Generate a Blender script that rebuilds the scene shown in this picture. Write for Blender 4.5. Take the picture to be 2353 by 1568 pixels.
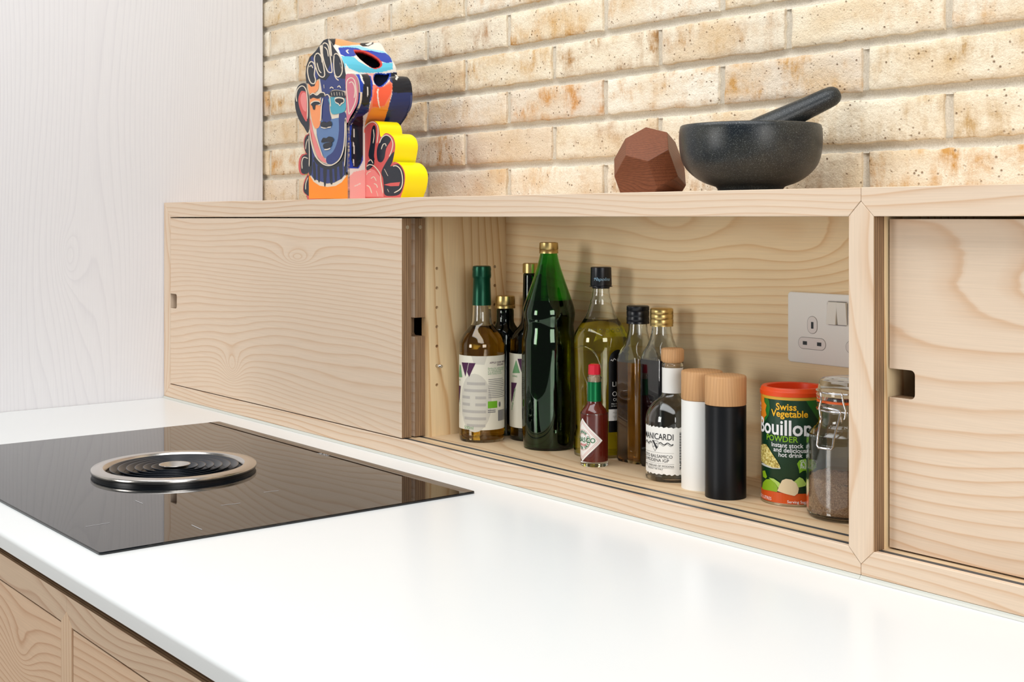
import bpy, bmesh, math, random
from mathutils import Vector, Matrix
import numpy as np

for _o in list(bpy.data.objects):
    bpy.data.objects.remove(_o)
SC = bpy.context.scene
COL = SC.collection

# ------------------------------------------------------------------ camera
# z = 0 is the worktop surface, y = 0 the front of the wall cupboards, x = 0 the tall pale panel
W, H = 2353, 1568
FPX = 2986.96                      # focal length in pixels
HOR = 501.0                        # horizon row (camera is level, lens shifted down)
YAW = math.radians(38.6239)
CAM = Vector((2.53005, -1.10647, 0.3688))
FWD = Vector((-math.cos(YAW), math.sin(YAW), 0))
RGT = Vector((math.sin(YAW), math.cos(YAW), 0))
CX = W / 2
cam_d = bpy.data.cameras.new('camera')
cam = bpy.data.objects.new('camera', cam_d)
COL.objects.link(cam)
cam.location = CAM
cam.rotation_euler = (math.pi / 2, 0, math.pi / 2 - YAW)
cam_d.sensor_width = 36.0
cam_d.lens = FPX * 36.0 / W
cam_d.shift_y = -(H / 2 - HOR) / W
cam_d.clip_start = 0.01
SC.camera = cam

# ------------------------------------------------------------------ world, lights, exposure
world = bpy.data.worlds.new('world')
SC.world = world
world.use_nodes = True
_bg = world.node_tree.nodes['Background']
_bg.inputs[0].default_value = (0.95, 0.98, 1.0, 1)
_bg.inputs[1].default_value = 0.10


def area(name, loc, target, sx, sy, power, color=(1, 1, 1)):
    d = bpy.data.lights.new(name, 'AREA')
    d.shape = 'RECTANGLE'
    d.size, d.size_y = sx, sy
    d.energy = power
    d.color = color
    o = bpy.data.objects.new(name, d)
    COL.objects.link(o)
    o.location = loc
    o.rotation_euler = (Vector(target) - Vector(loc)).to_track_quat('-Z', 'Y').to_euler()
    return o


area('rooflight', (1.6, -0.68, 1.75), (1.6, -0.58, 0), 2.6, 1.2, 45, (0.98, 0.99, 1.0))
area('window_daylight', (0.40, -3.7, 0.62), (1.2, 0, 0.25), 0.9, 1.2, 38, (1.0, 0.985, 0.96))
area('window_daylight_side', (5.2, -1.75, 1.0), (0.6, -0.1, 0.25), 1.5, 1.5, 52, (1.0, 0.985, 0.97))

vs = SC.view_settings
vs.view_transform = 'Standard'
vs.look = 'None'
vs.exposure = 0.0
vs.gamma = 1.0
vs.use_curve_mapping = False
SC.cycles.max_bounces = 14
SC.cycles.transmission_bounces = 14
SC.cycles.transparent_max_bounces = 8
SC.cycles.glossy_bounces = 6
SC.cycles.diffuse_bounces = 4

# ------------------------------------------------------------------ helpers
ZF = 0.0307          # cupboard floor
ZT = 0.4000          # cupboard top


def ray(u, v):
    return FWD + RGT * ((u - CX) / FPX) + Vector((0, 0, (HOR - v) / FPX))


def on(u, v, axis, val):
    """point of the photograph's ray through (u, v) on the plane axis = val"""
    d = ray(u, v)
    t = (val - CAM[axis]) / d[axis]
    return CAM + d * t


def lin(c):
    c = c / 255.0
    return c / 12.92 if c <= 0.04045 else ((c + 0.055) / 1.055) ** 2.4


def rgb(r, g, b):
    return (lin(r), lin(g), lin(b), 1.0)


_mats = {}


def mat(name, color, rough=0.5, metal=0.0, trans=0.0, ior=1.45, spec=None, coat=0.0, sss=0.0):
    if name in _mats:
        return _mats[name]
    m = bpy.data.materials.new(name)
    m.use_nodes = True
    b = m.node_tree.nodes['Principled BSDF']
    b.inputs['Base Color'].default_value = color
    b.inputs['Roughness'].default_value = rough
    b.inputs['Metallic'].default_value = metal
    b.inputs['Transmission Weight'].default_value = trans
    b.inputs['IOR'].default_value = ior
    if spec is not None:
        b.inputs['Specular IOR Level'].default_value = spec
    b.inputs['Coat Weight'].default_value = coat
    _mats[name] = m
    return m


class NT:
    """small helper to write node trees"""

    def __init__(s, m):
        s.t = m.node_tree
        s.n = s.t.nodes
        s.b = s.n['Principled BSDF']

    def add(s, kind, **kw):
        n = s.n.new(kind)
        for k, v in kw.items():
            setattr(n, k, v)
        return n

    def link(s, a, b):
        s.t.links.new(a, b)

    def val(s, x, sock):
        if isinstance(x, (int, float)):
            sock.default_value = x
        else:
            s.link(x, sock)

    def math(s, op, a, b=None, c=None):
        n = s.add('ShaderNodeMath', operation=op)
        s.val(a, n.inputs[0])
        if b is not None:
            s.val(b, n.inputs[1])
        if c is not None:
            s.val(c, n.inputs[2])
        return n.outputs[0]

    def comb(s, x, y, z):
        n = s.add('ShaderNodeCombineXYZ')
        for i, q in enumerate((x, y, z)):
            s.val(q, n.inputs[i])
        return n.outputs[0]

    def noise(s, vec, scale=1.0, detail=2.0, rough=0.5):
        n = s.add('ShaderNodeTexNoise')
        s.link(vec, n.inputs['Vector'])
        n.inputs['Scale'].default_value = scale
        n.inputs['Detail'].default_value = detail
        n.inputs['Roughness'].default_value = rough
        return n.outputs[0]

    def ramp(s, fac, stops, interp='LINEAR'):
        n = s.add('ShaderNodeValToRGB')
        n.color_ramp.interpolation = interp
        e = n.color_ramp.elements
        while len(e) > 1:
            e.remove(e[0])
        e[0].position, e[0].color = stops[0]
        for p, c in stops[1:]:
            q = e.new(p)
            q.color = c
        s.link(fac, n.inputs[0])
        return n.outputs[0]

    def mix(s, fac, a, b, mode='MIX'):
        n = s.add('ShaderNodeMix', data_type='RGBA', blend_type=mode)
        s.val(fac, n.inputs[0])
        for q, i in ((a, 6), (b, 7)):
            if isinstance(q, tuple):
                n.inputs[i].default_value = q
            else:
                s.link(q, n.inputs[i])
        return n.outputs[2]

    def bump(s, h, strength=0.3, dist=0.001):
        n = s.add('ShaderNodeBump')
        n.inputs['Strength'].default_value = strength
        n.inputs['Distance'].default_value = dist
        s.link(h, n.inputs['Height'])
        s.link(n.outputs[0], s.b.inputs['Normal'])


def wood(name, base, dark, along='x', across='z', seed=0.0, rings=46.0, warp=6.0, long=1.3, wide=5.0,
         contrast=0.6, knots=(), rough=0.5, fibre=0.05, slope=0.0, spec=0.35):
    """flat-sawn softwood: contour lines of a stretched noise are the annual rings"""
    if name in _mats:
        return _mats[name]
    m = mat(name, base, rough, spec=spec)
    t = NT(m)
    tc = t.add('ShaderNodeTexCoord')
    sp = t.add('ShaderNodeSeparateXYZ')
    t.link(tc.outputs['Object'], sp.inputs[0])
    ax = {'x': sp.outputs[0], 'y': sp.outputs[1], 'z': sp.outputs[2]}
    third = [k for k in 'xyz' if k not in (along, across)][0]
    a, c, d = ax[along], ax[across], ax[third]
    low = t.noise(t.comb(t.math('MULTIPLY_ADD', a, long, seed), t.math('MULTIPLY_ADD', c, wide, seed * 1.7),
                         t.math('MULTIPLY', d, 3.0)), 1.0, 1.5, 0.45)
    fine = t.noise(t.comb(t.math('MULTIPLY_ADD', a, 9.0, seed), t.math('MULTIPLY_ADD', c, 60.0, seed),
                          t.math('MULTIPLY', d, 60.0)), 1.0, 2.0)
    v = t.math('MULTIPLY', c, rings)
    v = t.math('MULTIPLY_ADD', low, warp, v)
    v = t.math('MULTIPLY_ADD', fine, 0.35, v)
    if slope:
        v = t.math('MULTIPLY_ADD', a, slope, v)
    for (ka, kc, ra, rc, amp) in knots:
        da = t.math('DIVIDE', t.math('SUBTRACT', a, ka), ra)
        dc = t.math('DIVIDE', t.math('SUBTRACT', c, kc), rc)
        q = t.math('ADD', t.math('MULTIPLY', da, da), t.math('MULTIPLY', dc, dc))
        g = t.math('DIVIDE', amp, t.math('MULTIPLY_ADD', q, 1.0, 1.0))
        v = t.math('ADD', v, g)
    fr = t.math('FRACT', v)
    prof = t.ramp(fr, [(0.0, (0.25, 0.25, 0.25, 1)), (0.05, (0, 0, 0, 1)), (0.55, (0.05, 0.05, 0.05, 1)),
                       (0.80, (0.45, 0.45, 0.45, 1)), (0.93, (1, 1, 1, 1)), (0.97, (0.8, 0.8, 0.8, 1)), (1.0, (0.25, 0.25, 0.25, 1))])
    broad = t.noise(t.comb(t.math('MULTIPLY_ADD', a, 1.1, seed + 3.0), t.math('MULTIPLY', c, 7.0), d), 1.0, 2.0)
    k = t.math('MULTIPLY', prof, t.math('MULTIPLY_ADD', broad, 1.1 * contrast, 0.45 * contrast))
    colr = t.mix(k, base, dark)
    fib = t.noise(t.comb(t.math('MULTIPLY', a, 14.0), t.math('MULTIPLY', c, 700.0), t.math('MULTIPLY', d, 700.0)), 1.0, 2.0)
    lo, hi = 1.0 - fibre, 1.0 + fibre * 0.35
    fm = t.ramp(fib, [(0.3, (lo, lo, lo, 1)), (0.7, (hi, hi, hi, 1))])
    colr = t.mix(1.0, colr, fm, 'MULTIPLY')
    t.link(colr, t.b.inputs['Base Color'])
    t.bump(t.math('ADD', fib, prof), 0.08, 0.0004)
    return m


def ply(name, axis='y', pitch=0.0016):
    """end grain of birch plywood: thin layers stacked along one axis"""
    if name in _mats:
        return _mats[name]
    m = mat(name, rgb(150, 122, 95), 0.75, spec=0.2)
    t = NT(m)
    tc = t.add('ShaderNodeTexCoord')
    sp = t.add('ShaderNodeSeparateXYZ')
    t.link(tc.outputs['Object'], sp.inputs[0])
    o = {'x': 0, 'y': 1, 'z': 2}[axis]
    v = t.math('DIVIDE', sp.outputs[o], pitch * 2)
    rest = [sp.outputs[i] for i in range(3) if i != o]
    n = t.noise(t.comb(t.math('MULTIPLY', rest[0], 40.0), t.math('MULTIPLY', rest[1], 12.0), t.math('MULTIPLY', v, 1.0)), 1.0, 3.0, 0.6)
    fr = t.math('FRACT', v)
    cc = t.ramp(fr, [(0.0, rgb(84, 64, 48)), (0.06, rgb(182, 152, 118)), (0.46, rgb(172, 140, 104)), (0.52, rgb(88, 66, 50)),
                     (0.58, rgb(138, 110, 86)), (0.95, rgb(126, 98, 76)), (1.0, rgb(84, 64, 48))])
    sh = t.ramp(n, [(0.3, (0.72, 0.7, 0.68, 1)), (0.7, (1.08, 1.06, 1.04, 1))])
    t.link(t.mix(1.0, cc, sh, 'MULTIPLY'), t.b.inputs['Base Color'])
    return m


class MB:
    """collects faces and links them as one mesh object"""

    def __init__(s):
        s.v, s.f, s.m, s.sm = [], [], [], []

    def add(s, verts, faces, mi=0, smooth=False):
        o = len(s.v)
        s.v += [tuple(p) for p in verts]
        for f in faces:
            s.f.append([i + o for i in f])
            s.m.append(mi)
            s.sm.append(smooth)

    def box(s, x0, x1, y0, y1, z0, z1, mi=0):
        vv = [(x, y, z) for z in (z0, z1) for y in (y0, y1) for x in (x0, x1)]
        s.add(vv, [(0, 2, 3, 1), (4, 5, 7, 6), (0, 1, 5, 4), (2, 6, 7, 3), (0, 4, 6, 2), (1, 3, 7, 5)], mi)

    def prism(s, poly, y0, y1, mi=0, side=None, smooth=False, plane='xz'):
        """outline in the xz (or xy) plane carried along the third axis"""
        n = len(poly)
        a = sum(poly[i][0] * poly[(i + 1) % n][1] - poly[(i + 1) % n][0] * poly[i][1] for i in range(n))
        if a < 0:
            poly = poly[::-1]
        if plane == 'xz':
            vv = [(p[0], y0, p[1]) for p in poly] + [(p[0], y1, p[1]) for p in poly]
            flip = False
        else:
            vv = [(p[0], p[1], y1) for p in poly] + [(p[0], p[1], y0) for p in poly]
            flip = False
        s.add(vv, [list(range(n)), list(range(2 * n - 1, n - 1, -1))], mi)
        o = len(s.v) - 2 * n
        for i in range(n):
            j = (i + 1) % n
            s.f.append([o + j, o + i, o + n + i, o + n + j])
            s.m.append(mi if side is None else side)
            s.sm.append(smooth)

    def lathe(s, prof, n=48, mi=0, rib=None, smooth=True, cap=True):
        """prof: list of (r, z) from bottom to top. rib = (count, depth, z0, z1)"""
        k = len(prof)
        o = len(s.v)
        for (r, z) in prof:
            for i in range(n):
                th = 2 * math.pi * i / n
                rr = r
                if rib and rib[2] <= z <= rib[3]:
                    rr = r - rib[1] * (i % 2)
                s.v.append((rr * math.sin(th), -rr * math.cos(th), z))
        for q in range(k - 1):
            for i in range(n):
                j = (i + 1) % n
                s.f.append([o + q * n + i, o + q * n + j, o + (q + 1) * n + j, o + (q + 1) * n + i])
                s.m.append(mi)
                s.sm.append(smooth)
        if cap:
            if prof[0][0] > 1e-6:
                s.f.append([o + i for i in range(n - 1, -1, -1)])
                s.m.append(mi)
                s.sm.append(False)
            if prof[-1][0] > 1e-6:
                s.f.append([o + (k - 1) * n + i for i in range(n)])
                s.m.append(mi)
                s.sm.append(False)

    def tube(s, pts, rad, n=10, mi=0, closed=False):
        P = [Vector(p) for p in pts]
        rr = rad if isinstance(rad, (list, tuple)) else [rad] * len(P)
        o = len(s.v)
        prev = None
        for i, p in enumerate(P):
            if closed:
                d = (P[(i + 1) % len(P)] - P[i - 1])
            else:
                d = (P[min(i + 1, len(P) - 1)] - P[max(i - 1, 0)])
            d.normalize()
            if prev is None:
                up = Vector((0, 0, 1)) if abs(d.z) < 0.9 else Vector((1, 0, 0))
                e1 = d.cross(up).normalized()
            else:
                e1 = (prev - d * prev.dot(d)).normalized()
            prev = e1
            e2 = d.cross(e1)
            for k in range(n):
                th = 2 * math.pi * k / n
                s.v.append(tuple(p + (e1 * math.cos(th) + e2 * math.sin(th)) * rr[i]))
        m = len(P)
        for i in range(m if closed else m - 1):
            j = (i + 1) % m
            for k in range(n):
                l = (k + 1) % n
                s.f.append([o + i * n + k, o + i * n + l, o + j * n + l, o + j * n + k])
                s.m.append(mi)
                s.sm.append(True)
        if not closed:
            s.f.append([o + k for k in range(n - 1, -1, -1)])
            s.f.append([o + (m - 1) * n + k for k in range(n)])
            s.m += [mi, mi]
            s.sm += [False, False]

    def build(s, name, mats, parent=None, loc=None, recalc=True):
        me = bpy.data.meshes.new(name)
        me.from_pydata(s.v, [], s.f)
        if not isinstance(mats, (list, tuple)):
            mats = [mats]
        for q in mats:
            me.materials.append(q)
        me.polygons.foreach_set('material_index', s.m)
        me.polygons.foreach_set('use_smooth', s.sm)
        if recalc:
            bm = bmesh.new()
            bm.from_mesh(me)
            bmesh.ops.remove_doubles(bm, verts=bm.verts, dist=1e-7)
            bmesh.ops.recalc_face_normals(bm, faces=bm.faces)
            bm.to_mesh(me)
            bm.free()
        me.update()
        o = bpy.data.objects.new(name, me)
        COL.objects.link(o)
        if parent is not None:
            o.parent = parent
        if loc is not None:
            o.location = loc
        return o


def bevel(o, w, seg=2):
    md = o.modifiers.new('bevel', 'BEVEL')
    md.width = w
    md.segments = seg
    md.limit_method = 'ANGLE'
    md.angle_limit = math.radians(40)
    return o


def thing(name, label, cat, loc=(0, 0, 0), rz=0.0, group=None):
    o = bpy.data.objects.new(name, None)
    o.empty_display_size = 0.05
    COL.objects.link(o)
    o.location = loc
    o.rotation_euler = (0, 0, rz)
    o['label'] = label
    o['category'] = cat
    if group:
        o['group'] = group
    return o


def tag(o, label=None, cat=None, kind=None, group=None):
    for k, v in (('label', label), ('category', cat), ('kind', kind), ('group', group)):
        if v:
            o[k] = v
    return o


def rrect(x0, x1, z0, z1, r, n=5):
    out = []
    for cx_, cz_, a0 in ((x1 - r, z1 - r, 0), (x0 + r, z1 - r, 90), (x0 + r, z0 + r, 180), (x1 - r, z0 + r, 270)):
        for i in range(n + 1):
            a = math.radians(a0 + 90 * i / n)
            out.append((cx_ + r * math.cos(a), cz_ + r * math.sin(a)))
    return out


def text_mesh(s, size, bold=0.0, align='CENTER', shear=0.0, spacing=1.0):
    """flat letters as (verts2d, faces)"""
    cu = bpy.data.curves.new('lettering', 'FONT')
    cu.body = s
    cu.size = size
    cu.align_x = align
    cu.offset = bold * size
    cu.shear = shear
    cu.space_character = spacing
    cu.resolution_u = 3
    ob = bpy.data.objects.new('lettering', cu)
    COL.objects.link(ob)
    dg = bpy.context.evaluated_depsgraph_get()
    me = bpy.data.meshes.new_from_object(ob.evaluated_get(dg))
    vv = [(v.co.x, v.co.y) for v in me.vertices]
    ff = [list(p.vertices) for p in me.polygons]
    bpy.data.objects.remove(ob)
    bpy.data.curves.remove(cu)
    bpy.data.meshes.remove(me)
    return vv, ff


class Wrap:
    """flat artwork (arc length, height) laid on a cylinder of radius R, facing local -Y at arc 0"""

    def __init__(s, R):
        s.R = R
        s.items = []
        s.cur = None

    def _open(s, name):
        if s.cur is None:
            s.items.append((name, bmesh.new()))
            s.cur = s.items[-1][1]
            return True
        return False

    def poly(s, pts, lift=0.0002, mi=0):
        s._add([(p[0], p[1]) for p in pts], [list(range(len(pts)))], lift, mi)

    def rect(s, a0, a1, z0, z1, lift=0.0002, mi=0):
        s.poly([(a0, z0), (a1, z0), (a1, z1), (a0, z1)], lift, mi)

    def ell(s, a, z, ra, rz, lift=0.0002, mi=0, n=24):
        s.poly([(a + ra * math.cos(2 * math.pi * i / n), z + rz * math.sin(2 * math.pi * i / n)) for i in range(n)], lift, mi)

    def line(s, pts, w, lift=0.0003, mi=0, closed=False):
        own = s._open('')
        P = [Vector((p[0], p[1])) for p in pts]
        n = len(P)
        L, Rr = [], []
        for i in range(n):
            if closed:
                d = P[(i + 1) % n] - P[i - 1]
            else:
                d = P[min(i + 1, n - 1)] - P[max(i - 1, 0)]
            if d.length < 1e-9:
                d = Vector((1, 0))
            d.normalize()
            q = Vector((-d.y, d.x)) * (w / 2)
            L.append(P[i] + q)
            Rr.append(P[i] - q)
        for i in range(n if closed else n - 1):
            j = (i + 1) % n
            s.poly([Rr[i], Rr[j], L[j], L[i]], lift, mi)
        if own:
            s.cur = None

    def text(s, body, a, z, size, lift=0.0004, mi=0, bold=0.0, align='CENTER', rot=0.0, shear=0.0, spacing=1.0, sx=1.0):
        vv, ff = text_mesh(body, size, bold, align, shear, spacing)
        c, q = math.cos(rot), math.sin(rot)
        vv = [(a + (x * sx) * c - y * q, z + (x * sx) * q + y * c) for x, y in vv]
        s._add(vv, ff, lift, mi, 'lettering')

    def arctext(s, body, a, z, rad, size, mid, lift=0.0004, mi=0, bold=0.0, inward=False, step=None):
        """letters round a circle, centred on angle mid (radians)"""
        own = s._open('lettering')
        n = len(body)
        st = step or size * 0.62 / rad
        for i, ch in enumerate(body):
            k = i - (n - 1) / 2
            th = mid - k * st if not inward else mid + k * st
            rot = th - math.pi / 2 if not inward else th + math.pi / 2
            s.text(ch, a + rad * math.cos(th), z + rad * math.sin(th), size, lift, mi, bold, 'CENTER', rot)
        if own:
            s.cur = None

    def _add(s, vv, ff, lift, mi, name=''):
        if not vv:
            return
        bm = bmesh.new()
        vs_ = [bm.verts.new((x, y, lift)) for x, y in vv]
        for f in ff:
            try:
                q = bm.faces.new([vs_[i] for i in f])
                q.material_index = mi
            except ValueError:
                pass
        xs = [p[0] for p in vv]
        step = s.R * 0.09
        x = math.floor(min(xs) / step) * step + step
        while x < max(xs):
            bmesh.ops.bisect_plane(bm, geom=bm.verts[:] + bm.edges[:] + bm.faces[:], plane_co=(x, 0, 0), plane_no=(1, 0, 0))
            x += step
        me = bpy.data.meshes.new('tmp')
        bm.to_mesh(me)
        bm.free()
        own = s._open(name)
        s.cur.from_mesh(me)
        if own:
            s.cur = None
        bpy.data.meshes.remove(me)

    def build(s, name, mats, parent, stuff=False):
        """one object per piece of artwork; stuff=True keeps print too small to pick apart as one"""
        first = None
        if stuff:
            bm = bmesh.new()
            for _, b in s.items:
                me = bpy.data.meshes.new('tmp')
                b.to_mesh(me)
                b.free()
                bm.from_mesh(me)
                bpy.data.meshes.remove(me)
            s.items = [('', bm)]
        for nm, bm in s.items:
            for v in bm.verts:
                a, z, l = v.co
                th = a / s.R
                r = s.R + l
                v.co = (r * math.sin(th), -r * math.cos(th), z)
            bm.normal_update()
            for f in bm.faces:
                c = f.calc_center_median()
                if f.normal.x * c.x + f.normal.y * c.y < 0:
                    f.normal_flip()
            me = bpy.data.meshes.new(nm or name)
            bm.to_mesh(me)
            bm.free()
            me.materials.append(mats)
            o = bpy.data.objects.new(nm or name, me)
            COL.objects.link(o)
            o.parent = parent
            if stuff:
                o['kind'] = 'stuff'
            first = first or o
        return first


def hold(o, p):
    """parent a mesh modelled in room coordinates without moving it"""
    o.parent = p
    o.matrix_parent_inverse = Matrix.Translation(-Vector(p.location))
    return o


# ================================================================== materials of the room
PALE, PINK = rgb(221, 199, 175), rgb(202, 163, 126)
def _onf(u, v):
    p = on(u, v, 1, 0.0)
    return p.x, p.z


_k1 = _onf(683, 592)
_k2 = _onf(533, 845)
_k3 = _onf(960, 830)
M_door = wood('larch_door', PALE, PINK, seed=2.0, rings=78, warp=24.0, long=0.9, wide=3.6, contrast=0.55,
              knots=[(_k1[0], _k1[1], 0.045, 0.014, 4.5), (_k2[0], _k2[1], 0.030, 0.024, 6.0), (_k2[0] + 0.30, _k2[1] - 0.01, 0.26, 0.04, 4.5)])
M_door2 = wood('larch_door_right', PALE, PINK, seed=11.0, rings=46, warp=19.0, long=1.0, wide=3.2, contrast=0.7,
               knots=[(1.95, 0.30, 0.22, 0.05, 3.0)])
M_rail = wood('larch_rail', PALE, PINK, seed=5.0, rings=110, warp=12.0, long=1.5, wide=6.0, contrast=0.75, slope=2.0)
M_rail2 = wood('larch_rail_right', PALE, PINK, seed=8.3, rings=85, warp=12.0, long=1.5, wide=6.0, contrast=0.65)
M_stile = wood('larch_stile', PALE, PINK, along='z', across='x', seed=4.0, rings=60, warp=9.0, long=2.2, wide=8.0, contrast=0.65)
_b1, _b2 = on(1850, 560, 1, 0.196), on(1560, 520, 1, 0.196)
M_back = wood('larch_back', rgb(244, 220, 178), rgb(222, 178, 122), seed=23.0, rings=34, warp=18.0, long=0.75, wide=2.6, contrast=0.66,  # yellow bounce light and a brighter interior are put into this board's colour
              knots=[(_b1.x, _b1.z, 0.10, 0.05, 3.2), (_b2.x, _b2.z, 0.12, 0.05, 2.6)])
M_part = wood('larch_partition', rgb(240, 214, 170), rgb(208, 162, 108), along='z', across='y', seed=31.0, rings=60, warp=12.0, long=1.1,
              wide=6.0, contrast=0.75)
M_floorb = wood('larch_shelf', rgb(216, 190, 154), rgb(188, 150, 110), along='x', across='y', seed=41.0, rings=55, warp=14.0, long=1.2,
                wide=5.0, contrast=0.7)
M_ply = ply('ply_edge', 'y')
M_plyz = ply('ply_edge_flat', 'y', 0.0016)
M_pale = wood('limed_panel', rgb(226, 225, 227), rgb(200, 198, 204), along='z', across='y', seed=14.0, rings=120, warp=30.0, long=0.6,
              wide=4.0, contrast=0.26, fibre=0.03, rough=0.42,
              knots=[(on(157, 590, 0, 0).z, on(157, 590, 0, 0).y, 0.05, 0.018, 5.0)])
M_base = wood('larch_base', rgb(222, 190, 158), rgb(186, 136, 98), seed=17.0, rings=95, warp=18.0, long=1.3, wide=4.0, contrast=0.62,
              knots=[(on(45, 1500, 1, -0.623).x, on(45, 1500, 1, -0.623).z, 0.05, 0.03, 5.0)])
M_baserail = wood('larch_base_rail', rgb(212, 186, 158), rgb(176, 134, 104), seed=27.0, rings=90, warp=14.0, long=1.8, wide=6.0, contrast=0.6)
M_basestile = wood('larch_base_stile', rgb(222, 192, 160), rgb(190, 142, 104), along='z', across='x', seed=29.0, rings=130, warp=3.0,
                   long=2.0, wide=8.0, contrast=0.5)
M_dark = mat('shadow_gap', rgb(26, 22, 20), 0.9)  # plain near-black, worn by the plinths and the hole cutter
M_track = mat('track_rubber', rgb(58, 64, 68), 0.45)
M_white = mat('white_worktop', rgb(230, 233, 233), 0.22, spec=0.45)
M_seal = mat('sealant', rgb(200, 201, 192), 0.4)
M_socket = mat('socket_plastic', rgb(240, 240, 235), 0.35)
M_socket_in = mat('socket_insert', rgb(232, 228, 224), 0.3)
M_steel = mat('brushed_steel', rgb(205, 200, 194), 0.24, metal=1.0)
M_chrome = mat('chrome_wire', rgb(225, 225, 228), 0.09, metal=1.0)
M_black = mat('black_plastic', rgb(16, 17, 20), 0.32)
M_fin = mat('blue_black_fin', rgb(20, 27, 36), 0.28, spec=0.6)
M_hob = mat('black_glass', rgb(12, 16, 20), 0.02, ior=1.54)
M_print = mat('grey_print', rgb(176, 178, 180), 0.5)


def brick_material():
    m = mat('cream_brick', rgb(232, 212, 180), 0.85, spec=0.15)
    t = NT(m)
    tc = t.add('ShaderNodeTexCoord')
    oi = t.add('ShaderNodeObjectInfo')
    off = t.add('ShaderNodeVectorMath', operation='MULTIPLY_ADD')
    cv = t.comb(oi.outputs['Random'], oi.outputs['Random'], oi.outputs['Random'])
    t.link(cv, off.inputs[0])
    off.inputs[1].default_value = (37.0, 91.0, 53.0)
    t.link(tc.outputs['Object'], off.inputs[2])
    vec = off.outputs[0]

    def sc(sx, sy, sz):
        n = t.add('ShaderNodeVectorMath', operation='MULTIPLY')
        t.link(vec, n.inputs[0])
        n.inputs[1].default_value = (sx, sy, sz)
        return n.outputs[0]
    r = oi.outputs['Random']
    basec = t.ramp(r, [(0.0, rgb(240, 229, 206)), (0.3, rgb(232, 221, 200)), (0.55, rgb(243, 236, 220)), (0.75, rgb(236, 218, 188)), (0.9, rgb(218, 202, 182)), (1.0, rgb(240, 230, 212))])
    patch = t.noise(sc(14, 14, 24), 1.0, 4.0, 0.6)
    streak = t.noise(sc(60, 40, 22), 1.0, 5.0, 0.7)
    amt = t.math('MULTIPLY', t.ramp(patch, [(0.42, (0, 0, 0, 1)), (0.66, (1, 1, 1, 1))]), t.ramp(streak, [(0.38, (0, 0, 0, 1)), (0.66, (1, 1, 1, 1))]))
    r2 = t.math('FRACT', t.math('MULTIPLY', r, 7.31))
    amt = t.math('MULTIPLY', amt, t.math('MULTIPLY_ADD', r2, 1.1, 0.5))
    ochre = t.ramp(t.math('FRACT', t.math('MULTIPLY', r, 13.7)), [(0.0, rgb(196, 140, 76)), (0.35, rgb(205, 160, 92)), (0.6, rgb(176, 138, 104)), (0.85, rgb(188, 150, 76)), (1.0, rgb(206, 150, 92))])
    c1 = t.mix(amt, basec, ochre)
    soft = t.noise(sc(9, 9, 16), 1.0, 3.0, 0.5)
    c1 = t.mix(t.math('MULTIPLY', t.ramp(soft, [(0.45, (0, 0, 0, 1)), (0.75, (1, 1, 1, 1))]), 0.55), c1, rgb(214, 180, 128))
    # pits
    vo = t.add('ShaderNodeTexVoronoi')
    t.link(sc(150, 150, 150), vo.inputs['Vector'])
    vo.inputs['Scale'].default_value = 1.0
    pn = t.noise(sc(60, 60, 60), 1.0, 2.0)
    pit = t.math('MULTIPLY', t.ramp(vo.outputs['Distance'], [(0.10, (1, 1, 1, 1)), (0.28, (0, 0, 0, 1))]), t.ramp(pn, [(0.52, (0, 0, 0, 1)), (0.62, (1, 1, 1, 1))]))
    c1 = t.mix(t.math('MULTIPLY', pit, 0.75), c1, rgb(120, 82, 48))
    grit = t.noise(sc(420, 420, 420), 1.0, 3.0, 0.7)
    c1 = t.mix(1.0, c1, t.ramp(grit, [(0.3, (0.9, 0.88, 0.85, 1)), (0.7, (1.05, 1.05, 1.05, 1))]), 'MULTIPLY')
    t.link(c1, t.b.inputs['Base Color'])
    h = t.math('SUBTRACT', t.math('MULTIPLY_ADD', grit, 0.35, t.noise(sc(120, 120, 120), 1.0, 5.0, 0.62)), t.math('MULTIPLY', pit, 0.9))
    t.bump(h, 0.75, 0.0030)
    return m


M_brick = brick_material()
M_mortar = mat('mortar', rgb(214, 206, 190), 0.95, spec=0.1)
_t = NT(M_mortar)
_tc = _t.add('ShaderNodeTexCoord')
_g = _t.noise(_tc.outputs['Object'], 500.0, 3.0, 0.7)
_t.link(_t.ramp(_g, [(0.3, rgb(198, 188, 170)), (0.7, rgb(226, 218, 202))]), _t.b.inputs['Base Color'])
_t.bump(_g, 0.5, 0.001)

# ================================================================== room shell
fl = MB()
fl.box(-0.6, 4.2, -2.6, 0.35, -0.96, -0.92)
tag(fl.build('floor', mat('floor_concrete', rgb(176, 172, 166), 0.6)), 'pale grey floor below the kitchen units', 'floor', 'structure')

YW = 0.2310
wall = thing('wall_back', 'cream and ochre brick wall with recessed pale mortar', 'wall', (1.2, YW, 0.39))
wall['kind'] = 'structure'
BM, BH, JT = 0.2353, 0.0641, 0.0115


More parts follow.
